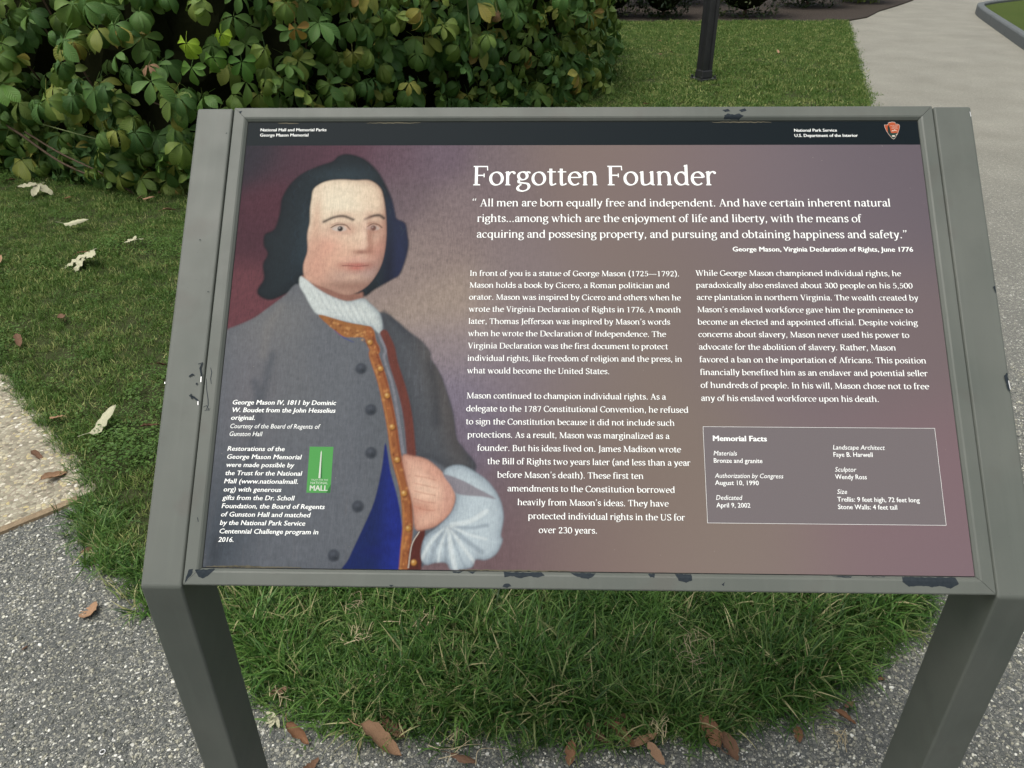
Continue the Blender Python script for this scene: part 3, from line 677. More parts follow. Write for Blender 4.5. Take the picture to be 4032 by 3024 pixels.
# ------------------------------------------------------------------ serif letters drawn with a broad-nib pen
XH, CAP, ASC = 470, 650, 690
def S_(x, y0, y1): return ('s', x, y0, y1)
def B_(x0, x1, y=0): return ('b', x0, x1, y)
def F_(x, y): return ('f', x, y)
def C_(*p): return ('c', p)
def A_(cx, cy, rx, ry, a0, a1): return ('a', cx, cy, rx, ry, a0, a1)
def T_(x0, y0, x1, y1, w): return ('t', x0, y0, x1, y1, w)
def D_(x, y, r=42): return ('d', x, y, r)
GL = {
' ': (225, []),
'a': (450, [C_((330, 285), (220, 265), (110, 215), (82, 125), (130, 35), (225, 28), (330, 100)), C_((92, 375), (140, 435), (225, 452), (310, 415), (335, 320)), D_(98, 370, 38), S_(335, 60, 335), C_((335, 110), (350, 40), (395, 18), (440, 42))]),
'b': (530, [S_(105, 10, 680), F_(105, 690), A_(265, 228, 185, 214, -155, 155)]),
'c': (430, [A_(245, 228, 182, 212, 48, 312), D_(360, 372, 38)]),
'd': (540, [A_(250, 228, 180, 212, 25, 335), S_(415, 20, 680), F_(415, 690), B_(415, 500)]),
'e': (460, [A_(240, 228, 180, 214, 8, 315), T_(70, 262, 410, 262, 30)]),
'f': (310, [S_(125, 0, 560), C_((125, 520), (140, 630), (210, 682), (290, 665)), D_(290, 645, 38), T_(35, 452, 275, 452, 30), B_(40, 225)]),
'g': (480, [A_(215, 318, 140, 132, 0, 360), C_((140, 210), (88, 160), (105, 95), (230, 78), (360, 55), (415, -25), (370, -130), (235, -190), (95, -165), (50, -90), (100, -15), (170, 35)), C_((310, 400), (360, 445), (430, 440)), D_(438, 425, 30)]),
'h': (555, [S_(105, 0, 680), F_(105, 690), C_((105, 320), (170, 415), (270, 450), (375, 415), (420, 300)), S_(420, 0, 320), B_(30, 185), B_(345, 505)]),
'i': (265, [S_(130, 0, 465), F_(130, 472), B_(50, 215), D_(122, 620, 50)]),
'j': (255, [S_(135, -90, 465), F_(135, 472), C_((135, -40), (118, -150), (30, -200)), D_(125, 620, 50)]),
'k': (520, [S_(105, 0, 680), F_(105, 690), B_(30, 185), T_(150, 220, 400, 455, 32), T_(225, 270, 430, 12, 84), B_(330, 490, 444), B_(365, 520)]),
'l': (262, [S_(130, 0, 680), F_(130, 690), B_(50, 212)]),
'm': (835, [S_(105, 0, 465), F_(105, 472), C_((105, 320), (170, 415), (260, 450), (350, 415), (395, 300)), S_(395, 0, 320), C_((395, 320), (460, 415), (550, 450), (650, 415), (690, 300)), S_(690, 0, 320), B_(30, 185), B_(325, 470), B_(620, 780)]),
'n': (555, [S_(105, 0, 465), F_(105, 472), C_((105, 320), (170, 415), (270, 450), (375, 415), (420, 300)), S_(420, 0, 320), B_(30, 185), B_(345, 505)]),
'o': (500, [A_(250, 228, 190, 214, 0, 360)]),
'p': (540, [S_(105, -200, 465), F_(105, 472), A_(270, 228, 182, 214, -150, 150), B_(28, 195, -200)]),
'q': (535, [A_(250, 228, 180, 212, 25, 335), S_(415, -200, 455), B_(335, 500, -200)]),
'r': (385, [S_(110, 0, 465), F_(110, 472), C_((110, 300), (165, 400), (245, 450), (325, 435)), D_(325, 415, 44), B_(32, 205)]),
's': (385, [C_((315, 375), (255, 440), (165, 450), (88, 395), (100, 300), (195, 245), (300, 180), (315, 90), (245, 25), (155, 18), (70, 85)), T_(322, 345, 322, 435, 26), T_(66, 40, 66, 135, 26)]),
't': (335, [S_(138, 70, 560), C_((138, 100), (160, 25), (225, 18), (305, 60)), T_(25, 452, 300, 452, 30)]),
'u': (555, [S_(110, 130, 465), F_(110, 472), C_((110, 160), (135, 45), (225, 15), (330, 50), (420, 130)), S_(425, 20, 465), F_(425, 472), B_(425, 510)]),
'v': (490, [T_(88, 450, 260, 5, 88), T_(250, 5, 410, 450, 32), B_(10, 170, 444), B_(335, 480, 444)]),
'w': (735, [T_(88, 450, 235, 5, 84), T_(228, 5, 370, 450, 30), T_(345, 450, 500, 5, 84), T_(492, 5, 640, 450, 30), B_(10, 165, 444), B_(560, 720, 444)]),
'x': (490, [T_(90, 450, 400, 12, 86), T_(390, 450, 95, 12, 30), B_(15, 190, 444), B_(310, 465, 444), B_(15, 170), B_(305, 485)]),
'y': (490, [T_(88, 450, 262, 0, 86), C_((410, 450), (340, 240), (265, 20), (190, -140), (90, -180)), D_(82, -165, 38), B_(10, 170, 444), B_(335, 480, 444)]),
'z': (440, [T_(60, 446, 385, 446, 34), T_(370, 440, 80, 15, 80), T_(50, 15, 390, 15, 34), T_(62, 446, 55, 350, 26), T_(388, 15, 395, 120, 26)]),
'A': (650, [T_(320, 645, 540, 10, 92), T_(320, 645, 110, 10, 34), T_(175, 220, 460, 220, 30), B_(15, 210), B_(425, 640)]),
'B': (590, [S_(145, 0, 650), C_((145, 635), (320, 635), (435, 580), (430, 420), (320, 350), (145, 345)), C_((320, 350), (470, 325), (520, 190), (440, 45), (300, 15), (145, 15)), B_(50, 200, 624), B_(50, 200)]),
'C': (620, [A_(345, 325, 275, 318, 42, 318), T_(560, 480, 560, 640, 26), T_(560, 60, 575, 180, 24)]),
'D': (700, [S_(145, 0, 650), C_((145, 635), (360, 635), (560, 560), (620, 330), (560, 100), (360, 15), (145, 15)), B_(50, 200, 624), B_(50, 200)]),
'F': (545, [S_(145, 0, 650), T_(50, 634, 500, 634, 32), T_(145, 335, 395, 335, 32), T_(498, 648, 506, 500, 26), T_(395, 400, 395, 268, 26), B_(45, 275)]),
'G': (690, [A_(345, 325, 275, 318, 42, 335), T_(560, 480, 560, 640, 26), S_(575, 60, 280), B_(480, 655, 268)]),
'I': (310, [S_(155, 0, 650), B_(50, 260, 624), B_(50, 260)]),
'J': (330, [S_(190, -20, 650), C_((190, 60), (170, -70), (40, -130)), B_(85, 295, 624)]),
'M': (850, [T_(145, 645, 120, 10, 34), T_(150, 645, 425, 15, 88), T_(425, 15, 690, 645, 32), T_(700, 645, 715, 10, 90), B_(40, 200, 624), B_(640, 800, 624), B_(35, 215), B_(600, 815)]),
'R': (630, [S_(145, 0, 650), C_((145, 635), (320, 635), (455, 585), (455, 400), (330, 330), (145, 325)), T_(300, 330, 530, 12, 90), B_(50, 200, 624), B_(50, 255), B_(490, 625)]),
'S': (500, [C_((410, 530), (330, 625), (210, 630), (110, 560), (115, 430), (240, 350), (390, 265), (430, 140), (340, 30), (210, 15), (90, 110)), T_(418, 500, 418, 635, 26), T_(80, 30, 80, 175, 26)]),
'T': (600, [S_(300, 0, 650), T_(40, 634, 560, 634, 32), T_(45, 648, 40, 500, 26), T_(555, 648, 560, 500, 26), B_(195, 405)]),
'U': (680, [S_(140, 180, 650), C_((140, 200), (170, 60), (300, 12), (440, 30), (545, 180)), T_(552, 150, 552, 640, 36), B_(40, 240, 624), B_(455, 650, 624)]),
'V': (620, [T_(110, 640, 325, 0, 92), T_(320, 0, 520, 640, 34), B_(10, 215, 624), B_(430, 610, 624)]),
'W': (900, [T_(105, 640, 285, 0, 88), T_(280, 0, 460, 600, 32), T_(430, 640, 610, 0, 88), T_(605, 0, 790, 640, 32), B_(5, 205, 624), B_(345, 520, 624), B_(700, 885, 624)]),
'0': (490, [A_(245, 312, 180, 308, 0, 360)]),
'1': (490, [S_(250, 0, 620), T_(250, 605, 130, 560, 34), B_(140, 365)]),
'2': (490, [C_((90, 480), (130, 590), (240, 615), (350, 560), (370, 440), (300, 300), (180, 160), (85, 40)), T_(75, 36, 410, 36, 72), T_(405, 36, 425, 130, 26)]),
'3': (490, [C_((100, 520), (160, 605), (260, 612), (350, 550), (350, 420), (280, 345), (200, 330)), C_((200, 330), (330, 320), (400, 220), (370, 80), (250, 15), (90, 50)), D_(98, 70, 40)]),
'5': (490, [T_(150, 600, 395, 600, 46), T_(150, 600, 125, 345, 32), C_((125, 345), (230, 395), (350, 360), (400, 220), (340, 70), (220, 15), (85, 55)), D_(92, 75, 40)]),
'6': (490, [C_((380, 610), (240, 540), (130, 380), (95, 210), (140, 60), (250, 15), (360, 60), (400, 190), (350, 330), (240, 365), (130, 300))]),
'7': (490, [T_(75, 596, 420, 596, 50), T_(415, 590, 205, 0, 72), T_(85, 600, 72, 490, 28)]),
'8': (490, [A_(245, 465, 135, 148, 0, 360), A_(245, 165, 165, 155, 0, 360)]),
'9': (490, [C_((110, 10), (250, 80), (350, 230), (395, 410), (350, 560), (245, 612), (130, 560), (95, 430), (140, 300), (250, 265), (360, 330))]),
'.': (240, [D_(115, 45, 54)]), ',': (240, [D_(115, 48, 52), T_(145, 40, 85, -110, 44)]),
'…': (720, [D_(115, 45, 54), D_(355, 45, 54), D_(595, 45, 54)]),
'“': (440, [D_(120, 555, 50), T_(90, 560, 165, 690, 40), D_(300, 555, 50), T_(270, 560, 345, 690, 40)]),
'”': (420, [D_(130, 640, 50), T_(160, 630, 90, 500, 40), D_(300, 640, 50), T_(330, 630, 260, 500, 40)]),
'’': (230, [D_(115, 640, 50), T_(145, 630, 75, 500, 40)]),
'(': (330, [C_((270, 700), (160, 560), (105, 290), (150, 40), (270, -130))]), ')': (330, [C_((60, 700), (170, 560), (225, 290), (180, 40), (60, -130))]),
'—': (900, [T_(20, 235, 880, 235, 44)]), '-': (330, [T_(40, 225, 290, 225, 50)]),
}
PEN = R(14); PA, PB = 48.0, 18.5
def glyph_polys(ch):
    adv, st = GL[ch]; out = []
    for s in st:
        k = s[0]
        if k == 's': x, y0, y1 = s[1:]; out.append([(x - 48, y0), (x + 48, y0), (x + 48, y1), (x - 48, y1)])
        elif k == 'b': x0, x1, y = s[1:]; out.append([(x0, y), (x1, y), (x1 - 4, y + 26), (x1 - 34, y + 38), (x0 + 34, y + 38), (x0 + 4, y + 26)] if y < 400 else [(x0, y + 26), (x0 + 4, y), (x0 + 34, y - 12), (x1 - 34, y - 12), (x1 - 4, y), (x1, y + 26)])
        elif k == 'f': x, y = s[1:]; out.append([(x - 95, y - 48), (x - 43, y - 62), (x + 43, y - 60), (x + 43, y + 6), (x + 18, y)])
        elif k == 't':
            x0, y0, x1, y1, wd = s[1:]; wd += 7; d = math.hypot(x1 - x0, y1 - y0); dx, dy = (x1 - x0) / d, (y1 - y0) / d
            hx = wd / 2 / abs(dy) if abs(dy) > 0.6 else 0
            if hx: out.append([(x0 - hx, y0), (x0 + hx, y0), (x1 + hx, y1), (x1 - hx, y1)])
            else: out.append([(x0, y0 - wd / 2), (x1, y1 - wd / 2), (x1, y1 + wd / 2), (x0, y0 + wd / 2)] if abs(dy) < .1 else [(x0 + dy * wd / 2, y0 - dx * wd / 2), (x1 + dy * wd / 2, y1 - dx * wd / 2), (x1 - dy * wd / 2, y1 + dx * wd / 2), (x0 - dy * wd / 2, y0 + dx * wd / 2)])
        elif k == 'd': x, y, r_ = s[1:]; out.append([(x + r_ * math.cos(a), y + r_ * math.sin(a)) for a in np.linspace(0, 2 * math.pi, 11)[:-1]])
        else:
            if k == 'a':
                cx_, cy_, rx, ry, a0, a1 = s[1:]; n_ = max(8, int(abs(a1 - a0) / 15)); P = [(cx_ + rx * math.cos(R(a)), cy_ + ry * math.sin(R(a))) for a in np.linspace(a0, a1, n_ + 1)]
            else: P = [tuple(p) for p in smooth_open(s[1], 4)]
            closed = k == 'a' and abs(s[6] - s[5]) >= 360
            Lf, Rt = [], []
            for i, (x, y) in enumerate(P):
                if closed: a, b = P[(i - 1) % (len(P) - 1)], P[(i + 1) % (len(P) - 1)]
                else: a, b = P[max(0, i - 1)], P[min(len(P) - 1, i + 1)]
                d = math.hypot(b[0] - a[0], b[1] - a[1]) or 1; dx, dy = (b[0] - a[0]) / d, (b[1] - a[1]) / d
                nx, ny = -dy, dx; c_, s_ = math.cos(PEN), math.sin(PEN)
                hw = math.sqrt((PA * (nx * c_ + ny * s_)) ** 2 + (PB * (-nx * s_ + ny * c_)) ** 2)
                Lf.append((x + nx * hw, y + ny * hw)); Rt.append((x - nx * hw, y - ny * hw))
            out.append(('strip', Lf, Rt))
    return adv, out
_gc = {}
def serif_line(acc_v, acc_f, text, u0, u1, v, size, bold=1.0, n0=0.16):
    """size = mm per design unit; the line is fitted to run from u0 to u1"""
    tot = sum(GL[c][0] for c in text) ; fx = (u1 - u0) / (tot - 70) ; x = -35
    for c in text:
        if c not in _gc: _gc[c] = glyph_polys(c)
        adv, polys = _gc[c]
        for k, pl in enumerate(polys):
            n = n0 + 0.018 * k; b = len(acc_v)
            if pl[0] == 'strip':
                for (xa, ya), (xb, yb) in zip(pl[1], pl[2]): acc_v.append(pp(u0 + (x + xa) * fx, v + ya * size, n)); acc_v.append(pp(u0 + (x + xb) * fx, v + yb * size, n))
                for i in range(len(pl[1]) - 1): acc_f.append((b + 2 * i, b + 2 * i + 1, b + 2 * i + 3, b + 2 * i + 2))
            else:
                for xa, ya in pl: acc_v.append(pp(u0 + (x + xa) * fx, v + ya * size, n))
                acc_f.append(tuple(range(b, b + len(pl))))
        x += adv
TEXT = [
 ('title', 'Forgotten Founder', 304.4, 620.8, 489.8),
 ('quote', '“ All men are born equally free and independent. And have certain inherent natural', 304.2, 841.7, 459.8),
 ('quote', 'rights...among which are the enjoyment of life and liberty, with the means of', 311.6, 802.4, 437.9),
 ('quote', 'acquiring and possesing property, and pursuing and obtaining happiness and safety.”', 311.4, 858.5, 415.9),
 ('attribution', 'George Mason, Virginia Declaration of Rights, June 1776', 637.2, 863.6, 397.6),
 ('body1', 'In front of you is a statue of George Mason (1725—1792).', 303.7, 568.3, 363.6),
 ('body1', 'Mason holds a book by Cicero, a Roman politician and', 303.7, 555.4, 347.6),
 ('body1', 'orator. Mason was inspired by Cicero and others when he', 303.7, 568.8, 331.6),
 ('body1', 'wrote the Virginia Declaration of Rights in 1776. A month', 303.7, 568.2, 315.6),
 ('body1', 'later, Thomas Jefferson was inspired by Mason’s words', 303.7, 554.4, 299.6),
 ('body1', 'when he wrote the Declaration of Independence. The', 303.7, 548.8, 283.7),
 ('body1', 'Virginia Declaration was the first document to protect', 303.8, 550.6, 267.7),
 ('body1', 'individual rights, like freedom of religion and the press, in', 303.6, 567.2, 251.7),
 ('body1', 'what would become the United States.', 303.7, 478.2, 235.7),
 ('body2', 'Mason continued to champion individual rights. As a', 303.8, 545.7, 204.1),
 ('body2', 'delegate to the 1787 Constitutional Convention, he refused', 303.7, 572.3, 188.0),
 ('body2', 'to sign the Constitution because it did not include such', 303.7, 555.1, 171.9),
 ('body2', 'protections. As a result, Mason was marginalized as a', 306.1, 548.3, 155.8),
 ('body2', 'founder. But his ideas lived on. James Madison wrote', 318.3, 561.4, 139.7),
 ('body2', 'the Bill of Rights two years later (and less than a year', 330.7, 572.0, 123.7),
 ('body2', 'before Mason’s death). These first ten', 342.9, 516.0, 107.6),
 ('body2', 'amendments to the Constitution borrowed', 355.1, 552.5, 91.5),
 ('body2', 'heavily from Mason’s ideas. They have', 367.4, 544.5, 75.4),
 ('body2', 'protected individual rights in the US for', 379.9, 562.9, 59.4),
 ('body2', 'over 230 years.', 392.5, 460.4, 43.3),
 ('body3', 'While George Mason championed individual rights, he', 589.2, 844.9, 364.6),
 ('body3', 'paradoxically also enslaved about 300 people on his 5,500', 589.0, 857.4, 348.4),
 ('body3', 'acre plantation in northern Virginia. The wealth created by', 589.0, 862.6, 332.3),
 ('body3', 'Mason’s enslaved workforce gave him the prominence to', 589.1, 854.2, 316.1),
 ('body3', 'become an elected and appointed official. Despite voicing', 588.9, 858.3, 299.9),
 ('body3', 'concerns about slavery, Mason never used his power to', 589.0, 846.2, 283.8),
 ('body3', 'advocate for the abolition of slavery. Rather, Mason', 588.8, 828.4, 267.6),
 ('body3', 'favored a ban on the importation of Africans. This position', 588.8, 863.1, 251.4),
 ('body3', 'financially benefited him as an enslaver and potential seller', 588.9, 863.0, 235.3),
 ('body3', 'of hundreds of people. In his will, Mason chose not to free', 588.9, 862.9, 219.1),
 ('body3', 'any of his enslaved workforce upon his death.', 588.7, 801.6, 202.9),
 ('cap', 'George Mason IV, 1811 by Dominic', 15.6, 143.5, 194.6),
 ('cap', 'W. Boudet from the John Hesselius', 15.6, 143.4, 185.0),
 ('cap', 'original.', 15.6, 45.4, 175.4),
 ('cred', 'Courtesy of the Board of Regents of', 15.6, 125.5, 165.0),
 ('cred', 'Gunston Hall', 15.6, 55.5, 155.4),
 ('rest', 'Restorations of the', 15.4, 84.9, 137.3),
 ('rest', 'George Mason Memorial', 15.4, 105.8, 127.5),
 ('rest', 'were made possible by', 15.4, 97.9, 117.7),
 ('rest', 'the Trust for the National', 15.3, 107.8, 107.8),
 ('rest', 'Mall (www.nationalmall.', 15.3, 104.4, 98.0),
 ('rest', 'org) with generous', 15.3, 84.8, 88.2),
 ('rest', 'gifts from the Dr. Scholl', 15.2, 101.0, 78.3),
 ('rest', 'Foundation, the Board of Regents', 15.3, 138.3, 68.5),
 ('rest', 'of Gunston Hall and matched', 15.2, 121.7, 58.7),
 ('rest', 'by the National Park Service', 15.2, 116.6, 48.9),
 ('rest', 'Centennial Challenge program in', 15.2, 132.7, 39.0),
 ('rest', '2016.', 15.1, 33.4, 29.2),
 ('fh', 'Memorial Facts', 600.2, 664.4, 153.9),
 ('fi', 'Materials', 600.2, 627.3, 136.5),
 ('fr', 'Bronze and granite', 600.0, 657.3, 127.7),
 ('fi', 'Authorization by Congress', 600.2, 680.1, 109.8),
 ('fr', 'August 10, 1990', 600.2, 651.4, 101.4),
 ('fi', 'Dedicated', 600.4, 630.2, 84.0),
 ('fr', 'April 9, 2002', 600.4, 639.9, 75.1),
 ('fi', 'Landscape Architect', 741.6, 802.1, 144.7),
 ('fr', 'Faye B. Harwell', 741.6, 787.5, 136.1),
 ('fi', 'Sculptor', 741.7, 766.2, 118.3),
 ('fr', 'Wendy Ross', 741.3, 778.1, 109.6),
 ('fi', 'Size', 741.9, 753.3, 92.2),
 ('fr', 'Trellis: 9 feet high, 72 feet long', 741.5, 836.7, 83.2),
 ('fr', 'Stone Walls: 4 feet tall', 741.6, 809.8, 74.5),
 ('hl', 'National Mall and Memorial Parks', 17.2, 106.2, 569.5),
 ('hl', 'George Mason Memorial', 17.2, 82.4, 561.7),
 ('hr', 'National Park Service', 727.1, 783.0, 567.4),
 ('hr', 'U.S. Department of the Interior', 727.0, 809.5, 559.7),
]

SER = {'title': 27.9 / 650, 'quote': 10.5 / 650, 'body1': 7.25 / 650, 'body2': 7.25 / 650, 'body3': 7.25 / 650}
NAMES = {'title': 'title_lettering', 'quote': 'quotation_lettering', 'body1': 'paragraph_lettering', 'body2': 'paragraph_lettering', 'body3': 'paragraph_lettering',
         'attribution': 'attribution_lettering', 'cap': 'caption_lettering', 'cred': 'credit_lettering', 'rest': 'donor_lettering', 'fh': 'facts_heading', 'fi': 'facts_lettering', 'fr': 'facts_lettering', 'hl': 'header_lettering', 'hr': 'header_lettering'}
PLAB = {'body1': 'upper left text block', 'body2': 'stepped text block beside the white cuff', 'body3': 'right-hand text block', 'hl': 'park name at the left of the dark band', 'hr': 'agency name at the right of the dark band', 'fi': 'left column of the facts box', 'fr': 'right column of the facts box'}
def face_up(bm):
    bm.normal_update()
    for f in bm.faces:
        if f.normal.z < 0: f.normal_flip()
for blk in SER:
    vv, ff = [], []
    for b, txt, u0, u1, v in TEXT:
        if b == blk: serif_line(vv, ff, txt.replace('...', '…'), u0, u1, v, SER[blk])
    o = mesh_obj(NAMES[blk], vv, ff, WHITE, panel)
    bm = bmesh.new(); bm.from_mesh(o.data); face_up(bm); bm.to_mesh(o.data); bm.free()
    if blk in PLAB: o['label'] = PLAB[blk]
SAN = {'attribution': (6.3, .42, 0), 'cap': (5.7, .38, .18), 'cred': (5.5, 0, .2), 'rest': (5.5, .28, .18), 'fh': (6.4, .7, 0), 'fi': (5.4, 0, .2), 'fr': (5.4, .12, 0), 'hl': (4.3, .22, 0), 'hr': (4.2, .22, 0)}   # cap height mm, extra weight mm, slant
def sans_mesh(txt, off, shear=0):
    cu = bpy.data.curves.new('t', 'FONT'); cu.body = txt; cu.size = 1.0; cu.offset = off; cu.resolution_u = 2; cu.fill_mode = 'FRONT'
    ob = bpy.data.objects.new('t', cu); me = bpy.data.meshes.new_from_object(ob)
    co = np.zeros(len(me.vertices) * 3); me.vertices.foreach_get('co', co); co = co.reshape(-1, 3)[:, :2]; fs = [tuple(p.vertices) for p in me.polygons]
    bpy.data.objects.remove(ob); bpy.data.curves.remove(cu); bpy.data.meshes.remove(me); return co, fs
_cap = sans_mesh('H', 0)[0][:, 1].max()
def sans_line(vv, ff, txt, u0, u1, v, cap, off, shear, n=0.16):
    co, fs = sans_mesh(txt, 0); k = cap / _cap
    x = co[:, 0] - co[:, 0].min(); fx = (u1 - u0 - off) / x.max()
    for j, (dx, dy) in enumerate(((0, 0), (off / 2, off * .15), (off, 0), (off / 2, -off * .15)) if off else ((0, 0),)):
        b = len(vv)
        for (X, (_, Y)) in zip(x, co): vv.append(pp(u0 + dx + X * fx + shear * Y * k, v + dy + Y * k, n + .012 * j))
        ff.extend(tuple(b + i for i in f) for f in fs)
for blk in ('attribution', 'cap', 'cred', 'rest', 'fh', 'fi', 'fr', 'hl', 'hr'):
    vv, ff = [], []
    for b, txt, u0, u1, v in TEXT:
        if (b == blk and blk not in ('fi', 'fr')) or (b in ('fi', 'fr') and blk == ('fi' if u0 < 700 else 'fr')): sans_line(vv, ff, txt, u0, u1, v, *SAN[b])
    o = mesh_obj(NAMES[blk], vv, ff, WHITE, panel)
    bm = bmesh.new(); bm.from_mesh(o.data); face_up(bm); bm.to_mesh(o.data); bm.free()
    if blk in PLAB: o['label'] = PLAB[blk]

# green trust emblem
GREEN = m_flat('green_print', tuple(ink('5fb35f'))); GREEN_D = m_flat('green_shade_print', tuple(ink('3f7f45'))); CREAM = m_flat('cream_print', tuple(ink('eef6e6')))
em = quad('trust_emblem', [(115.3, 87.7), (144.1, 87.7), (144.1, 143.0), (115.3, 143.0)], 0.10, GREEN)
vv, ff = [], []
def polyf(pts, n, vv=vv, ff=ff): b = len(vv); vv.extend(pp(u, v, n) for u, v in pts); ff.append(tuple(range(b, b + len(pts))))
polyf([(128.6, 105), (131.0, 105), (130.5, 136), (129.8, 138.6), (129.2, 136)], .16)
sans_line(vv, ff, 'TRUST FOR THE', 120.0, 140.2, 102.0, 1.9, 0, 0, .17); sans_line(vv, ff, 'NATIONAL', 119.6, 140.4, 98.0, 2.8, 0, 0, .17); sans_line(vv, ff, 'MALL', 119.0, 140.6, 90.2, 6.2, .6, 0, .17)
mesh_obj('emblem_lettering', vv, ff, CREAM, panel)
vv2, ff2 = [], []
polyf([(131.05, 105), (133.2, 105), (131.4, 131), (130.6, 136)], .15, vv2, ff2); polyf([(139.2, 87.8), (144.0, 87.8), (144.0, 98)], .14, vv2, ff2)
mesh_obj('emblem_shade', vv2, ff2, GREEN_D, panel)
# arrowhead emblem of the agency
AR = [(853, 581.3), (856, 582.0), (859.5, 581.4), (860.6, 580), (860.2, 578.6), (862.5, 578.6), (865.0, 577.8), (865.6, 575.5), (864.8, 572), (863, 567), (860, 561.5), (857.2, 557.0), (855.4, 555.9), (853.2, 557.6), (850, 562.5), (847.2, 568), (845.7, 573), (845.2, 577.2), (846.5, 577.5), (849.2, 577.5), (850.6, 578.6), (850.2, 580)]
cxa, cya = 855.5, 569.0
quad('agency_emblem', AR, 0.10, m_flat('emblem_edge_print', tuple(ink('d8cfc4'))))
AR2 = [((u - cxa) * .94 + cxa, (v - cya) * .94 + cya) for u, v in AR]
quad('emblem_field', AR2, 0.13, m_flat('rust_orange_print', tuple(ink('d2663f'))))
quad('emblem_meadow', [(849.6, 564.6), (852, 565.4), (856, 565.0), (861.2, 565.6), (859.6, 562), (857, 557.8), (855.4, 556.8), (853.6, 558.2)], 0.16, m_flat('emblem_green_print', tuple(ink('1f4a44'))))
quad('emblem_tree', [(849.4, 564.5), (849.0, 568), (849.4, 570.5), (849.2, 573), (850, 575.5), (850.6, 577.2), (851.4, 575.6), (852.2, 573), (852.4, 570), (853, 567), (852.8, 565.2)], 0.17, m_flat('emblem_tree_print', tuple(ink('2c3a34'))))
vv, ff = [], []
polyf([(853.6, 567.6), (855.2, 569.4), (856.4, 568.8), (858.2, 570.6), (860, 569.0), (862.4, 567.4), (860.4, 568.0), (858.4, 568.8), (856.4, 567.9)], .19, vv, ff)
polyf([(853.4, 560.4), (854.2, 561.8), (856.4, 562.0), (858.0, 561.2), (857.6, 559.8), (855, 559.4)], .19, vv, ff); polyf([(858.6, 563.2), (861, 563.9), (861.8, 563.2), (859.6, 562.6)], .19, vv, ff)
for txt, a, b, v, c in (('NATIONAL', 853.2, 863.6, 575.3, 1.25), ('PARK', 855.4, 861.6, 573.4, 1.25), ('SERVICE', 854.4, 862.6, 571.5, 1.25)): sans_line(vv, ff, txt, a, b, v, c, 0, 0, .20)
mesh_obj('emblem_lettering', vv, ff, m_flat('emblem_cream_print', tuple(ink('f0e6d6'))), panel)
for o in panel.children:
    if len(o.data.polygons) < 3000:
        bm = bmesh.new(); bm.from_mesh(o.data); face_up(bm); bm.to_mesh(o.data); bm.free()
# ------------------------------------------------------------------ scatter helper
def lib(name, objs):
    c = bpy.data.collections.new(name)
    for o in objs: c.objects.link(o)
    return c
def raw_mesh(name, co, faces, mat, attrs=None, smooth=False):
    me = bpy.data.meshes.new(name); me.from_pydata([tuple(c) for c in co], [], faces); me.update()
    for k, vals in (attrs or {}).items():
        vals = np.asarray(vals, float)
        if vals.ndim == 1: a = me.attributes.new(k, 'FLOAT', 'POINT'); a.data.foreach_set('value', vals)
        else: a = me.attributes.new(k, 'FLOAT_VECTOR', 'POINT'); a.data.foreach_set('vector', vals.ravel())
    if smooth: me.polygons.foreach_set('use_smooth', [True] * len(me.polygons))
    me.materials.append(mat); return me
def scatter(name, pts, rot, scl, idx, coll):
    n = len(pts); me = bpy.data.meshes.new(name); me.vertices.add(n); me.vertices.foreach_set('co', np.asarray(pts, float).ravel())
    for k, t, key, d in (('rot', 'FLOAT_VECTOR', 'vector', rot), ('scl', 'FLOAT_VECTOR', 'vector', scl), ('idx', 'INT', 'value', idx), ('itint', 'FLOAT', 'value', rng.uniform(0, 1, n))):
        a = me.attributes.new(k, t, 'POINT'); a.data.foreach_set(key, np.asarray(d).ravel())
    me.update()
    o = link(bpy.data.objects.new(name, me))
    g = bpy.data.node_groups.new(name + '_scatter', 'GeometryNodeTree')
    g.interface.new_socket('Geometry', in_out='INPUT', socket_type='NodeSocketGeometry'); g.interface.new_socket('Geometry', in_out='OUTPUT', socket_type='NodeSocketGeometry')
    N = g.nodes.new; L = g.links.new
    gi, go = N('NodeGroupInput'), N('NodeGroupOutput'); ip = N('GeometryNodeInstanceOnPoints'); ci = N('GeometryNodeCollectionInfo')
    ci.inputs['Collection'].default_value = coll; ci.inputs['Separate Children'].default_value = True; ci.inputs['Reset Children'].default_value = True
    def na(nm, dt):
        x = N('GeometryNodeInputNamedAttribute'); x.data_type = dt; x.inputs['Name'].default_value = nm
        return x.outputs[0]
    e2r = N('FunctionNodeEulerToRotation'); L(na('rot', 'FLOAT_VECTOR'), e2r.inputs[0])
    L(gi.outputs[0], ip.inputs['Points']); L(ci.outputs[0], ip.inputs['Instance']); ip.inputs['Pick Instance'].default_value = True
    L(na('idx', 'INT'), ip.inputs['Instance Index']); L(e2r.outputs[0], ip.inputs['Rotation']); L(na('scl', 'FLOAT_VECTOR'), ip.inputs['Scale'])
    L(ip.outputs[0], go.inputs[0])
    md = o.modifiers.new('scatter', 'NODES'); md.node_group = g
    return tag(o, kind='stuff')
def inside(poly, x, y):
    ins = np.zeros(len(x), bool); n = len(poly)
    for i in range(n):
        (ax, ay), (bx_, by_) = poly[i], poly[(i + 1) % n]
        ins ^= ((ay > y) != (by_ > y)) & (x < (bx_ - ax) * (y - ay) / (by_ - ay + 1e-12) + ax)
    return ins
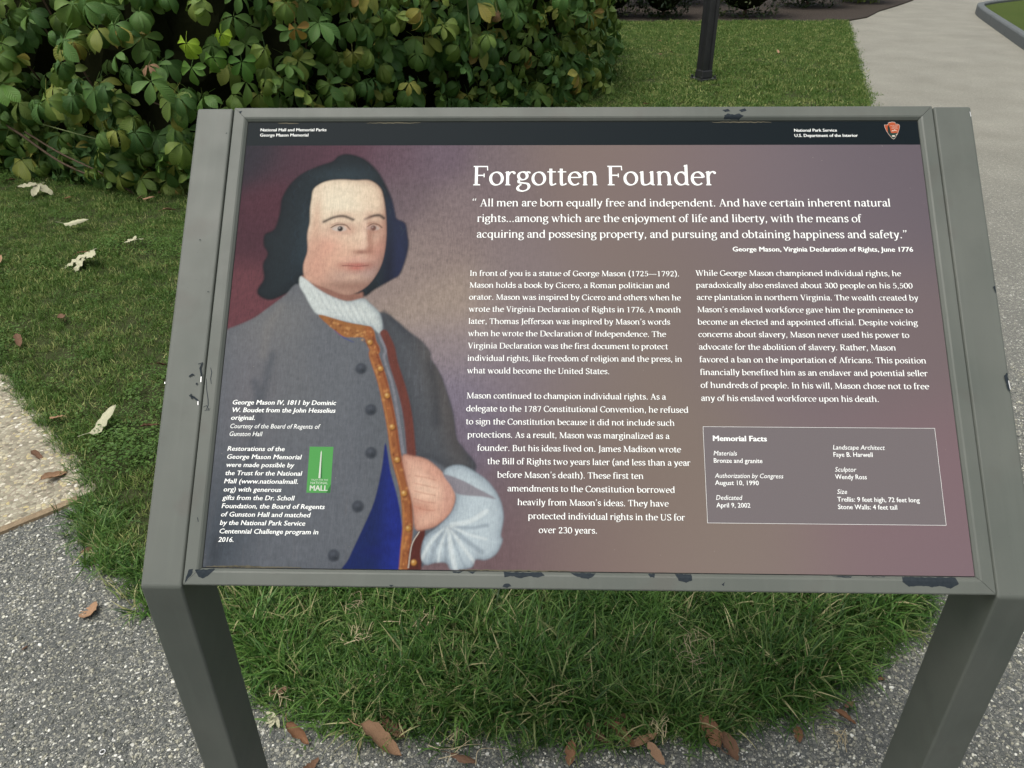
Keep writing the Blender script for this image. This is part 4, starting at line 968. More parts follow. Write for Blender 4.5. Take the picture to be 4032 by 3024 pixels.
def vnoise(x, y, f, seed=0):
    r_ = np.random.default_rng(seed); T = r_.uniform(0, 1, (64, 64)); X, Y = (x * f) % 63, (y * f) % 63; i, j = X.astype(int), Y.astype(int); a, b = X - i, Y - j
    a, b = a * a * (3 - 2 * a), b * b * (3 - 2 * b)
    return T[i, j] * (1 - a) * (1 - b) + T[i + 1, j] * a * (1 - b) + T[i, j + 1] * (1 - a) * b + T[i + 1, j + 1] * a * b

# ------------------------------------------------------------------ grass tufts
GR = [(0.0, (0.021, 0.059, 0.011)), (0.3, (0.049, 0.13, 0.024)), (0.6, (0.101, 0.219, 0.04)), (0.8, (0.148, 0.259, 0.062)), (0.93, (0.225, 0.264, 0.102)), (0.97, (0.427, 0.397, 0.196)), (1.0, (0.545, 0.515, 0.267))]
GR2 = [(0.0, (0.047, 0.1, 0.02)), (0.35, (0.075, 0.147, 0.028)), (0.65, (0.112, 0.19, 0.043)), (0.84, (0.179, 0.231, 0.067)), (0.93, (0.31, 0.331, 0.122)), (1.0, (0.395, 0.427, 0.162))]
WG = [(0.0, (0.055, 0.125, 0.022)), (1.0, (0.115, 0.205, 0.045))]
GRASS = foliage('grass_blades', GR, 0.3, 0.5, 0.35, inst=True)
GRASS2 = foliage('mown_grass_blades', GR2, 0.3, 0.6, 0.2, inst=True)
WEED = foliage('weed_leaves', WG, 0.3, 0.5, 0.3, inst=True)
def tuft(seed, nblade, h0, h1, wd, lean, spread, segs=4, dry=0.0, mat=None):
    r_ = np.random.default_rng(seed); co, fa, ti = [], [], []
    for _ in range(nblade):
        a = r_.uniform(0, 2 * np.pi); h = r_.uniform(h0, h1); ln = r_.uniform(lean * 0.3, lean) ; bx_, by_ = r_.normal(0, spread, 2); w0 = wd * r_.uniform(0.6, 1.2); curl = r_.uniform(0.3, 1.3)
        tw = a + r_.uniform(-.5, .5); px, py = -math.sin(tw), math.cos(tw); t0 = r_.uniform(0, 0.13) if r_.uniform() > dry else 0.95 - 0
        x, y, z = bx_, by_, -0.004; ang = r_.uniform(0.05, .5) * lean; b0 = len(co)
        for s in range(segs + 1):
            k = s / segs; wk = w0 * (1 - k ** 1.7) * (0.75 + 0.5 * k if k < .5 else 1)
            if s < segs: co += [(x - px * wk / 2, y - py * wk / 2, z), (x + px * wk / 2, y + py * wk / 2, z)]; ti += [t0 - 0.10 * (1 - k) * 0, t0]
            else: co.append((x, y, z)); ti.append(t0)
            ang = min(2.0, ang + ln * curl / segs * (0.6 + k)); x += math.cos(a) * math.sin(ang) * h / segs; y += math.sin(a) * math.sin(ang) * h / segs; z += math.cos(ang) * h / segs
        for s in range(segs - 1): q = b0 + 2 * s; fa.append((q, q + 1, q + 3, q + 2))
        q = b0 + 2 * (segs - 1); fa.append((q, q + 1, q + 2))
    me = raw_mesh('grass_tuft', co, fa, mat or GRASS, {'tint': ti}, True); return bpy.data.objects.new('grass_tuft', me)
def weed(seed, n, rad, h):
    r_ = np.random.default_rng(seed); co, fa, ti = [], [], []
    for _ in range(n):
        a = r_.uniform(0, 2 * np.pi); x, y, z = r_.normal(0, rad, 3); z = abs(z) * .6 + h * r_.uniform(.3, 1); L = r_.uniform(.006, .011); wv = L * r_.uniform(.25, .45); dz = L * r_.uniform(-.3, .5); c, s = math.cos(a), math.sin(a); b = len(co)
        co += [(x, y, z), (x + c * L * .5 - s * wv, y + s * L * .5 + c * wv, z + dz * .6), (x + c * L, y + s * L, z + dz * .5), (x + c * L * .5 + s * wv, y + s * L * .5 - c * wv, z + dz * .6)]; fa += [(b, b + 3, b + 2, b + 1)]; ti += [r_.uniform(.3, .55)] * 4
    me = raw_mesh('weed_sprig', co, fa, WEED, {'tint': ti}); return bpy.data.objects.new('weed_sprig', me)
long_t = [tuft(10 + i, 11, .055, .125, .0052, 1.7, .012, 5) for i in range(6)] + [tuft(30, 7, .03, .08, .0022, 2.2, .016, 5, .85), weed(31, 16, .02, .04), weed(32, 20, .022, .03)]
short_t = [tuft(50 + i, 20, .016, .036, .0036, 1.5, .016, 3, 0, GRASS2) for i in range(5)] + [tuft(60, 12, .015, .03, .0030, 1.9, .016, 3, .8, GRASS2), weed(61, 20, .022, .022)]
far_t = [tuft(70 + i, 18, .018, .04, .0075, 1.4, .035, 2, 0, GRASS2) for i in range(4)] + [tuft(75, 8, .02, .03, .007, 1.7, .03, 2, .8, GRASS2)]
LONG = lib('long_tufts', long_t); SHORT = lib('short_tufts', short_t); FAR = lib('far_tufts', far_t)
LP_ = LAWN
def edge_d(x, y, pts):
    d = np.full(len(x), 1e9)
    for (ax, ay), (bx_, by_) in zip(pts[:-1], pts[1:]):
        ex, ey = bx_ - ax, by_ - ay; t = np.clip(((x - ax) * ex + (y - ay) * ey) / (ex * ex + ey * ey), 0, 1); d = np.minimum(d, np.hypot(x - ax - t * ex, y - ay - t * ey))
    return d
def lay(name, n, x0, x1, y0, y1, keep, coll, wts, sc0, sc1, zr=0.014, flat=0.0, label=None):
    x, y = rng.uniform(x0, x1, n), rng.uniform(y0, y1, n); k = inside(LP_, x, y) & keep(x, y) & (rng.uniform(0, 1, n) < np.clip(.35 + 1.3 * vnoise(x + 31, y + 17, 14 if coll is LONG else 7, 21), .3, 1)); x, y = x[k], y[k]; n = len(x)
    s = rng.uniform(sc0, sc1, n) * (0.75 + 0.5 * vnoise(x + 50, y + 50, 6, 3)); rot = np.stack([rng.normal(0, .12, n), rng.normal(0, .12, n), rng.uniform(0, 6.283, n)], 1)
    idx = rng.choice(len(wts), n, p=np.array(wts) / sum(wts))
    # patches: weeds and dry tufts gather
    pn = vnoise(x + 20, y + 20, 2.3, 9); dn = vnoise(x + 20, y + 20, 3.1, 12)
    nw = len(wts) - 1; idx = np.where((pn > .66) & (rng.uniform(0, 1, n) < .9 * np.clip((pn - .66) * 5, 0, .7)), nw, idx); idx = np.where((dn > .74) & (rng.uniform(0, 1, n) < (.12 if coll is FAR else .22)), nw - (2 if coll is LONG else 1), idx)
    o = scatter(name, np.stack([x, y, np.full(n, zr)], 1), rot, np.stack([s, s, s * rng.uniform(.8, 1.15, n)], 1), idx.astype(np.int32), coll); return o
E_open = EDGE_F
near = lambda x, y: (y < 1.35) & (x > -0.95)
tag(lay('long_grass', 13500, -1.0, 1.3, .3, 1.4, near, LONG, [5, 5, 5, 5, 5, 5, .6, 1, 1], .75, 1.1), kind='stuff')
left_region = lambda x, y: ~near(x, y) & (y < 5.2) & (x > -4.4) & (x > -0.95 - 0.86 * (y + .2))
tag(lay('short_grass', 66000, -4.4, 2.45, .45, 5.2, left_region, SHORT, [5, 5, 5, 5, 5, 1.5, 1.5], .7, 1.15), kind='stuff')
far_region = lambda x, y: (y > 5.2) & (x > -0.6) 
tag(lay('far_grass', 34000, -0.6, 4.7, 5.2, 12.4, far_region, FAR, [5, 5, 5, 5, .3], .7, 1.15), kind='stuff')
# tufts that flop over the walk edges
def fringe(name, pts, n, coll, s0, s1, off, wts):
    P = subdiv(pts, .01); i = rng.integers(0, len(P) - 1, n); x = np.array([P[k][0] for k in i]) + rng.normal(0, off, n); y = np.array([P[k][1] for k in i]) + rng.normal(0, off, n)
    s = rng.uniform(s0, s1, n); rot = np.stack([rng.normal(.25, .3, n), rng.normal(0, .2, n), rng.uniform(0, 6.283, n)], 1)
    return scatter(name, np.stack([x, y, np.full(n, .004)], 1), rot, np.stack([s, s, s * .8], 1), rng.choice(len(wts), n, p=np.array(wts) / sum(wts)).astype(np.int32), coll)
fringe('edge_grass', EDGE[:12], 1700, LONG, .3, .9, .030, [5, 5, 5, 5, 5, 5, 8, 1.5, 1.5])
fringe('walk_edge_grass', [(-3.5, 3.22), (-2.44, 2.20), (-1.83, 1.62), (-1.64, 1.42), (-1.49, 1.29), (-1.33, 1.11)], 700, LONG, .3, .55, .02, [5, 5, 5, 5, 5, 5, 3, 2, 2])
fringe('path_edge_grass', EDGE[13:], 1500, FAR, .6, 1.1, .03, [5, 5, 5, 5, .3])

# loose aggregate stones standing proud of the near paving
PEB = NT('aggregate_stone'); _it = PEB.n('ShaderNodeAttribute', attribute_name='itint', attribute_type='INSTANCER').outputs['Fac']
PEB.set(Base_Color=PEB.ramp(_it, [(0.0, (0.080, 0.087, 0.080)), (0.35, (0.130, 0.138, 0.120)), (0.62, (0.24, 0.24, 0.19)), (0.84, (0.40, 0.385, 0.295)), (0.93, (0.58, 0.575, 0.48)), (1.0, (0.80, 0.80, 0.72))]), Roughness=0.6)
pebs = []
for i in range(5):
    bm = bmesh.new(); bmesh.ops.create_icosphere(bm, subdivisions=1, radius=.5); r2 = random.Random(i)
    for v in bm.verts: v.co = Vector((v.co.x * r2.uniform(.7, 1.2), v.co.y * r2.uniform(.6, 1.0), v.co.z * r2.uniform(.4, .6)))
    me = bpy.data.meshes.new('stone'); bm.to_mesh(me); bm.free(); me.materials.append(PEB.m); me.polygons.foreach_set('use_smooth', [i % 2 == 0] * len(me.polygons)); pebs.append(bpy.data.objects.new('stone', me))
PEBC = lib('stones', pebs)
n = 120000; x, y = rng.uniform(-2.4, 2.1, n), rng.uniform(.12, 1.9, n)
k = ~inside(LAWN, x, y) & ((x + 1.385) * 0.13 - (y - 1.06) * 0.14 * 1.0 > 0.0) | (~inside(LAWN, x, y) & (x > 0)); k &= rng.uniform(0, 1, n) < np.clip(1.25 - y * .45, .25, 1)
x, y = x[k], y[k]; n = len(x); s = np.exp(rng.normal(math.log(.0050), .36, n)); s = np.clip(s, .0028, .012)
scatter('aggregate_stones', np.stack([x, y, np.full(n, .0006)], 1), np.stack([rng.normal(0, .2, n), rng.normal(0, .2, n), rng.uniform(0, 6.28, n)], 1), np.stack([s * 1.15, s, s * 1.25], 1), rng.integers(0, 5, n).astype(np.int32), PEBC)

# ------------------------------------------------------------------ the big broad-leaved shrub
SHR = [(0.0, (0.048, 0.119, 0.03)), (0.3, (0.071, 0.161, 0.034)), (0.6, (0.108, 0.196, 0.038)), (0.84, (0.159, 0.231, 0.044)), (0.96, (0.228, 0.252, 0.048)), (0.99, (0.317, 0.28, 0.057)), (1.0, (0.359, 0.224, 0.067))]
LEAFM = foliage('shrub_leaf', SHR, .22, .5, .3, uvveins=True)
LIME = foliage('young_lime_leaf', [(0, (0.40, 0.62, 0.05)), (1, (0.50, 0.70, 0.07))], .4, .45, .3, uvveins=True)
RUSTL = foliage('turning_leaf', [(0, (0.30, 0.17, 0.04)), (1, (0.22, 0.20, 0.05))], .3, .5, .3, uvveins=True)
PINKL = foliage('pinkish_withered_leaf', [(0, (0.42, 0.24, 0.15)), (1, (0.34, 0.22, 0.12))], .3, .6, .2, uvveins=True)
MIDG = foliage('fresh_green_leaf', [(0, (0.075, 0.19, 0.03)), (1, (0.12, 0.25, 0.04))], .3, .45, .3, uvveins=True)
def compound(seed, nl=5, L0=.145):
    """palmate leaf: leaflets fan out from the tip of a stalk; local +X outward, +Z the upper side"""
    r_ = np.random.default_rng(seed); co, fa, ti, bl = [], [], [], []
    angs = np.linspace(-1.9, 1.9, nl) + r_.normal(0, .12, nl)
    droop = r_.uniform(.5, 1.6)
    for j, a in enumerate(angs):
        L = L0 * (1 - .13 * abs(a)) * r_.uniform(.85, 1.1); W = L * r_.uniform(.44, .56); fold = r_.uniform(.15, .45); b = len(co); t0 = r_.uniform(-.06, .06); cup = r_.uniform(-.2, .5)
        prof = [(0, .05), (.13, .26), (.32, .62), (.52, .93), (.70, 1.0), (.86, .72), (1.0, 0.0)]
        c, s = math.cos(a), math.sin(a); x, z, an = .006, 0.0, r_.uniform(-.25, .25); pk = 0
        tw = r_.normal(0, .25)
        for k, wv in prof:
            st = (k - pk) * L; pk = k; x += math.cos(an) * st; z -= math.sin(an) * st; an += droop * .22
            for q in (-1, -.5, 0, .5, 1) if wv > .04 and k < 1 else (0,):
                yy = q * W / 2 * wv; zz = z + abs(q) * W / 2 * wv * fold + math.sin(q * 2.0) * W * .1 * tw * k - (abs(q) > .9) * W * .06 * cup * wv + math.sin(k * 21 + q * 2) * .0016 * abs(q)
                co.append((c * x - s * yy, s * x + c * yy, zz)); ti.append(t0); bl.append((k, q, 0))
        rows = len(prof) - 1
        for i in range(rows - 1):
            for q in range(4): p = b + 5 * i + q; fa.append((p, p + 1, p + 6, p + 5)[::1])
        tip = b + 5 * rows; p = b + 5 * (rows - 1)
        for q in range(4): fa.append((p + q, p + q + 1, tip))
    # stalk
    b = len(co); Ls = r_.uniform(.06, .12)
    for i in range(3):
        k = i / 2; px, pz = -Ls * k, -.02 * k * k
        for q in range(3): co.append((px, .0014 * math.cos(q * 2.094), pz + .0014 * math.sin(q * 2.094))); ti.append(.25); bl.append((0, .5, 0))
    for i in range(2):
        for q in range(3): p = b + 3 * i; fa.append((p + q, p + (q + 1) % 3, p + 3 + (q + 1) % 3, p + 3 + q))
    return co, fa, ti, bl
VAR = [compound(100 + i, (5, 5, 6, 7, 5, 5, 4, 5)[i % 8]) for i in range(14)]
VM = [raw_mesh('leaf', v[0], v[1], LEAFM, {'tint': v[2], 'blade': np.array(v[3])}, True) for v in VAR]
shrub = empty('broadleaf_shrub', (-2.0, 6.2, 0)); SO = np.array((-2.0, 6.2, 0.0))
tag(shrub, 'large dense shrub with drooping palm-shaped leaves at the top left behind the sign', 'shrub')
FRONT = [(-8.5, 7.2), (-6.5, 6.4), (-4.9, 5.25), (-4.0, 4.58), (-3.4, 4.28), (-2.75, 4.02), (-2.2, 3.84), (-1.75, 3.92), (-1.3, 4.4), (-0.95, 4.9), (-0.55, 5.4), (-0.15, 5.9), (0.25, 6.45), (0.50, 7.1), (0.60, 7.9), (0.55, 9.0), (0.2, 10.2)]
FR = np.array(subdiv(FRONT, .05)); FN = np.gradient(FR, axis=0); FN /= np.linalg.norm(FN, axis=1)[:, None]; FN = np.stack([FN[:, 1], -FN[:, 0]], 1)   # outward (towards the camera side)
def hull(i, z, depth):
    inset = .05 + .05 * (1 - min(z / .35, 1)) + (0.0 if z < 1.0 else .9 * (z - 1.0) ** 1.5); lump = .20 * (vnoise(np.array([i * .05 + 30]), np.array([z * 2 + 9.0]), 1.1, 5)[0] - .5) + .12 * (vnoise(np.array([i * .05 + 30]), np.array([z * 3 + 9.0]), 3.1, 6)[0] - .5)
    p = FR[i] - FN[i] * (inset - lump + depth - .12); return p
cands = []
OPEN = [(-1.94, 3.84, .86), (-1.74, 3.86, .90), (-1.80, 3.84, .79), (-1.66, 3.88, .76), (-1.92, 3.82, .74), (-1.40, 4.10, .90), (-1.14, 4.32, .74), (-.32, 5.45, .84)]
NL = 4200
for k in range(NL):
    i = int(rng.integers(0, len(FR))); z = rng.uniform(.03, 1.75) if rng.uniform() > .2 else rng.uniform(.02, .3)
    dep = rng.exponential(.10) - (rng.uniform(0, .16) if rng.uniform() < .3 else 0) if rng.uniform() < .75 else rng.uniform(.1, .5)
    if FR[i][0] < -5.2 and rng.uniform() < .5: continue
    p = hull(i, z, dep); n_ = FN[i]; az = math.atan2(n_[1], n_[0]) + rng.normal(0, .65); tiltd = rng.uniform(.35, 1.15) + (.25 if z < .4 else 0); roll = rng.normal(0, .35)
    sc_ = rng.uniform(.72, 1.12) * (1.08 if FR[i][1] > 5 and FR[i][0] > -1.6 else 1.0)
    M = Matrix.Translation((p[0], p[1], max(z, .05))) @ Matrix.Rotation(az, 4, 'Z') @ Matrix.Rotation(tiltd, 4, 'Y') @ Matrix.Rotation(roll, 4, 'X') @ Matrix.Scale(sc_, 4)
    cands.append((dep, M, int(rng.integers(0, len(VAR))), sc_))
# top cover so that the shrub closes when seen from another place
for k in range(500):
    i = int(rng.integers(0, len(FR))); q = rng.uniform(.5, 3.0); p = FR[i] - FN[i] * q; z = 1.65 + .25 * rng.uniform() + .2 * math.sin(p[0] * 2)
    M = Matrix.Translation((p[0], p[1], z)) @ Matrix.Rotation(rng.uniform(0, 6.28), 4, 'Z') @ Matrix.Rotation(rng.uniform(.0, .6), 4, 'Y'); cands.append((9, M, int(rng.integers(0, len(VAR))), 1.0))
cands = [c for c in cands if not any(abs(c[1].translation.x - sx) < .12 and abs(c[1].translation.z - sz - .02) < .13 and c[1].translation.y < sy + .10 for sx, sy, sz in OPEN)]
C0 = np.array([tuple(c[1].translation) for c in cands]); px_, py_, pz_ = project(C0)
dist = np.linalg.norm(C0 - CAMLOC, axis=1)
vis = (px_ > 0) & (px_ < .62) & (py_ > 0) & (py_ < .27) & ~((px_ > .2) & (py_ > .145))
score = np.array([c[3] for c in cands]) / dist / (1 + np.maximum(0, np.array([c[0] for c in cands])) * 6) * vis
order = np.argsort(-score); single = set(int(i) for i in order[:294]); INV = Matrix.Translation(-Vector(SO))
rest_co, rest_f, rest_t, rest_b, off = [], [], [], [], 0
for i, (dep, M, vi, s_) in enumerate(cands):
    if i in single:
        o = bpy.data.objects.new('leaf', VM[vi]); o.matrix_local = INV @ M; COL.objects.link(o); o.parent = shrub; o.matrix_parent_inverse.identity(); o.matrix_local = INV @ M
    else:
        v = VAR[vi]; A = np.array(v[0]) @ np.array(M.to_3x3()).T + np.array(M.translation) - SO
        rest_co.append(A); rest_f += [tuple(q + off for q in f) for f in v[1]]; rest_t.append(np.array(v[2]) + rng.uniform(.08, .94)); rest_b.append(np.array(v[3])); off += len(A)
me = raw_mesh('leaf_mass', np.concatenate(rest_co), rest_f, LEAFM, {'tint': np.concatenate(rest_t), 'blade': np.concatenate(rest_b)}, True)
tag(link(bpy.data.objects.new('leaf_mass', me), shrub), kind='stuff')
# special leaves, placed by hand on the face of the shrub
def special(x, y, z, az, tilt, s_, vi, mat, label):
    me2 = VM[vi].copy(); me2.materials.clear(); me2.materials.append(mat); o = bpy.data.objects.new('leaf', me2); M = Matrix.Translation((x, y, z)) @ Matrix.Rotation(az, 4, 'Z') @ Matrix.Rotation(tilt, 4, 'Y') @ Matrix.Scale(s_, 4)
    COL.objects.link(o); o.parent = shrub; o.matrix_local = INV @ M; o['label'] = label
special(-1.93, 3.84, .86, -1.6, 1.25, .80, 0, LIME, 'bright lime young leaf, left one')
special(-1.74, 3.86, .90, -1.5, 1.25, .85, 1, LIME, 'bright lime young leaf, right one')
special(-1.80, 3.84, .79, -1.4, 1.2, .85, 4, MIDG, 'fresh green leaf below the lime ones')
special(-1.66, 3.88, .76, -1.2, 1.2, .80, 5, MIDG, 'fresh green leaf at the right below the lime ones')
special(-1.92, 3.82, .74, -1.8, 1.2, .75, 7, MIDG, 'fresh green leaf at the left below the lime ones')
special(-1.40, 4.10, .90, -1.5, 1.45, .75, 6, RUSTL, 'orange-yellow turning leaf')
special(-1.14, 4.32, .74, -1.4, 1.3, .80, 3, foliage('yellow_green_leaf', [(0, (.17, .19, .04)), (1, (.22, .21, .05))], .3, .5, .3, uvveins=True), 'yellowish green leaf')
special(-0.32, 5.45, .84, -1.2, 1.2, .70, 2, PINKL, 'pinkish withered leaf near the top')
special(-2.10, 3.70, .77, -1.5, .5, .50, 6, PINKL, 'small withered pinkish leaf')
special(-3.15, 4.05, .62, -1.5, .5, 1.1, 8, MIDG, 'broad bluish green leaf at the left')

# added opaque dark core, standing for shade between the leaves; then the stems
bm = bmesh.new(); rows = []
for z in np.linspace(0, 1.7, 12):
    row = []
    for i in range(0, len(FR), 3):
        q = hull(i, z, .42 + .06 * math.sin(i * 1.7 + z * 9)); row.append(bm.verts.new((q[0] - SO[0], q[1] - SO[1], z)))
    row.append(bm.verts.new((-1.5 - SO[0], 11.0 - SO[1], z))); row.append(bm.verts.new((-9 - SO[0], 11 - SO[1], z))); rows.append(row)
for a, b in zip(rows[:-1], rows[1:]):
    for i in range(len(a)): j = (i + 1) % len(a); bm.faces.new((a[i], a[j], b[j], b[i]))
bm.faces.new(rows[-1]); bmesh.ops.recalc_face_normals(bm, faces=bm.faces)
CORE = NT('shade_core'); _p = CORE.pos(); CORE.set(Base_Color=CORE.mix(CORE.noise(_p, 25, 5, .8), (0.006, 0.009, 0.004), (0.03, 0.032, 0.015)), Roughness=1.0); CORE.b.inputs['Specular IOR Level'].default_value = 0
bm_obj('shade_core', bm, CORE.m, shrub)
def tube(pts, r0, r1, sides=6):
    P = smooth_open(pts, 6); v, f = [], []
    for i, p in enumerate(P):
        a = P[max(0, i - 1)]; b = P[min(len(P) - 1, i + 1)]; d = Vector(b - a).normalized(); u = d.orthogonal().normalized(); w_ = d.cross(u); r_ = r0 + (r1 - r0) * i / (len(P) - 1)
        for s in range(sides): q = 2 * math.pi * s / sides; v.append(tuple(Vector(p) + u * r_ * math.cos(q) + w_ * r_ * math.sin(q)))
        if i: k = sides * (i - 1); f += [(k + s, k + (s + 1) % sides, k + sides + (s + 1) % sides, k + sides + s) for s in range(sides)]
    return v, f
def stem(pts, r0, r1, mat=BARK):
    v, f = tube([tuple(np.array(p) - SO) for p in pts], r0, r1); mesh_obj('stem', v, f, mat, shrub, True)
GST = m_bark('green_stem', (0.09, 0.13, 0.04), (0.17, 0.20, 0.08))
stem([(-3.62, 4.45, .55), (-3.50, 4.32, .42), (-3.22, 4.18, .30), (-2.95, 4.05, .17), (-2.70, 3.98, .08)], .009, .006)
stem([(-3.2, 4.2, .31), (-2.9, 4.02, .22), (-2.62, 3.93, .12), (-2.45, 3.88, .02)], .006, .004)
stem([(-2.95, 4.0, .40), (-2.6, 3.93, .33), (-2.35, 3.92, .30)], .0035, .0025, GST)
stem([(-2.28, 3.95, .55), (-2.10, 3.90, .50), (-1.92, 3.92, .44)], .004, .003)
stem([(-2.55, 3.96, .50), (-2.55, 3.94, .36), (-2.30, 3.90, .32)], .003, .0025, GST)
stem([(-0.52, 5.30, .95), (-0.50, 5.30, .62)], .005, .006, GST)

for k in range(26):
    i = int(rng.integers(20, len(FR) - 10)); b = hull(i, .05, .45); t = hull(min(len(FR) - 1, i + int(rng.integers(-8, 9))), 1.2, .1)
    stem([(b[0], b[1], 0), ((b[0] * 2 + t[0]) / 3 + rng.normal(0, .05), (b[1] * 2 + t[1]) / 3, .4), (t[0], t[1], rng.uniform(.7, 1.4))], .011, .004)
# leaf litter under the shrub
LIT = m_leaf('litter', (0.10, 0.055, 0.03), (0.20, 0.12, 0.07))
co, fa = [], []
for k in range(700):
    i = int(rng.integers(0, len(FR))); p = FR[i] - FN[i] * rng.uniform(-.02, .5); a = rng.uniform(0, 6.28); L = rng.uniform(.02, .05); b = len(co); z = .02 + rng.uniform(0, .02)
    for q, (lx, ly) in enumerate(((-.5, 0), (0, .25), (.5, 0), (0, -.25))): co.append((p[0] + L * (lx * math.cos(a) - ly * math.sin(a)), p[1] + L * (lx * math.sin(a) + ly * math.cos(a)), z + rng.uniform(-.006, .010)))
    fa.append((b, b + 1, b + 2)); fa.append((b, b + 2, b + 3))
tag(mesh_obj('leaf_litter', co, fa, LIT), kind='stuff')

# ------------------------------------------------------------------ dark clipped shrubs beyond the lawn
SM = foliage('small_dark_leaf', [(0, (0.012, 0.024, 0.012)), (.5, (0.026, 0.046, 0.022)), (.85, (0.05, 0.075, 0.03)), (1, (0.11, 0.12, 0.04))], .15, .4, .4)
SM2 = foliage('small_light_leaf', [(0, (0.02, 0.045, 0.014)), (.5, (0.05, 0.09, 0.02)), (1, (0.14, 0.18, 0.04))], .2, .45, .35)
def small_shrub(name, x, y, rx, ry, h, mat, label, seed, n=4200):
    t = empty(name, (x, y, 0)); tag(t, label, 'shrub', 'clipped shrubs in the mulch bed'); r_ = np.random.default_rng(seed)
    co, fa, ti = [], [], []
    for k in range(n):
        d = r_.normal(0, 1, 3); d /= (np.abs(d) ** 3.2).sum() ** (1 / 3.2); d[2] = abs(d[2]) if r_.uniform() < .7 else d[2]
        rad = 1 - abs(r_.normal(0, .10)) + .09 * math.sin(d[0] * 9 + seed) * math.sin(d[2] * 7 + d[1] * 8); c = np.array([d[0] * rx * rad, d[1] * ry * rad, max(.03 + r_.uniform(0, .05), h * .47 + d[2] * h * .5 * rad)])
        u = np.cross(d + r_.normal(0, .6, 3), r_.normal(0, 1, 3)); u /= np.linalg.norm(u); w_ = np.cross(d + r_.normal(0, .5, 3), u); w_ /= np.linalg.norm(w_) + 1e-9; L = r_.uniform(.022, .042); b = len(co)
        co += [c - u * L, c + w_ * L * .42, c + u * L, c - w_ * L * .42]; fa.append((b, b + 1, b + 2, b + 3)); ti += [r_.uniform(0, 1) * (.8 if d[2] > 0 else .5)] * 4
    me = raw_mesh('crown', co, fa, mat, {'tint': ti}); tag(link(bpy.data.objects.new('crown', me), t))
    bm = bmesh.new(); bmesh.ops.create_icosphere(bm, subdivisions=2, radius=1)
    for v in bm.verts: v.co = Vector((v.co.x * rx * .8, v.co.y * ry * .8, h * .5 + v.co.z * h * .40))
    bm_obj('shade_core', bm, CORE.m, t)  # added dark core for the shade inside the crown
    v, f = tube([(0, 0, 0), (.02, 0, .15), (0, .02, h * .4)], .03, .02); mesh_obj('trunk', v, f, BARK, t)
small_shrub('small_shrub', 1.15, 12.95, .50, .5, 1.0, SM, 'dark clipped shrub nearest the big shrub, at the back of the lawn', 1)
small_shrub('small_shrub', 1.95, 12.78, .42, .42, 1.0, SM, 'dark clipped shrub just left of the black post, edge of the mulch bed', 2)
small_shrub('small_shrub', 3.22, 12.85, .60, .46, 1.1, SM, 'dark clipped shrub right of the black post with reddish twigs at its side', 3)
small_shrub('small_shrub', 4.6, 14.25, .62, .55, 1.0, SM, 'dark clipped shrub set back in the mulch bed beside the path', 4)
small_shrub('small_shrub', 5.75, 14.95, .45, .5, .95, SM2, 'lighter green shrub where the mulch bed meets the gravel path', 5)
small_shrub('small_shrub', 0.0, 14.2, 1.2, .8, 1.7, SM, 'tall dark shrub mass behind the clipped shrubs', 6, 6000)
small_shrub('small_shrub', 2.4, 14.9, 1.3, .8, 1.8, SM, 'broad dark shrub in the second row behind the black post', 7, 7000)

# ------------------------------------------------------------------ black post in the lawn
post = empty('metal_post', (1.615, 7.53, .012)); tag(post, 'black fluted square steel post standing in the lawn behind the sign', 'post')
post.rotation_euler = (0, 0, R(24))
def fl(s, g=.012):      # square section with a shallow groove down each face
    o = []
    for k in range(4):
        c, s_ = math.cos(k * math.pi / 2), math.sin(k * math.pi / 2)
        for a, b in ((-s, -s), (-s * .42, -s), (-s * .32, -s + g), (s * .32, -s + g), (s * .42, -s)): o.append((a * c - b * s_, a * s_ + b * c))
    return o
def ext(name, prof, z0, z1, bev=0, k=1.0):
    v, f = prism(prof, lambda a, b, t: (a * (k if t else 1), b * (k if t else 1), z0 if t == 0 else z1)); return bm_obj(name, bevel_bm(v, f, bev, 2, 40), STEEL, post)
ext('shaft', fl(.054), .03, 3.4)
ext('collar', [(-.064, -.064), (.064, -.064), (.064, .064), (-.064, .064)], .028, .10, .008, .93)
ext('base_plate', [(-.095, -.095), (.095, -.095), (.095, .095), (-.095, .095)], 0, .026, .004)
ext('cap', [(-.062, -.062), (.062, -.062), (.062, .062), (-.062, .062)], 3.4, 3.43, .006)
for sx, sy in ((-1, -1), (1, -1), (1, 1), (-1, 1)):
    ext('anchor_nut', [(sx * .078 + .013 * math.cos(R(60 * q)), sy * .078 + .013 * math.sin(R(60 * q))) for q in range(6)], .026, .048)
v, f = tube([(.062, -.02, .12), (.064, -.022, .3)], .004, .004); mesh_obj('conduit_clip', v, f, NICK, post)

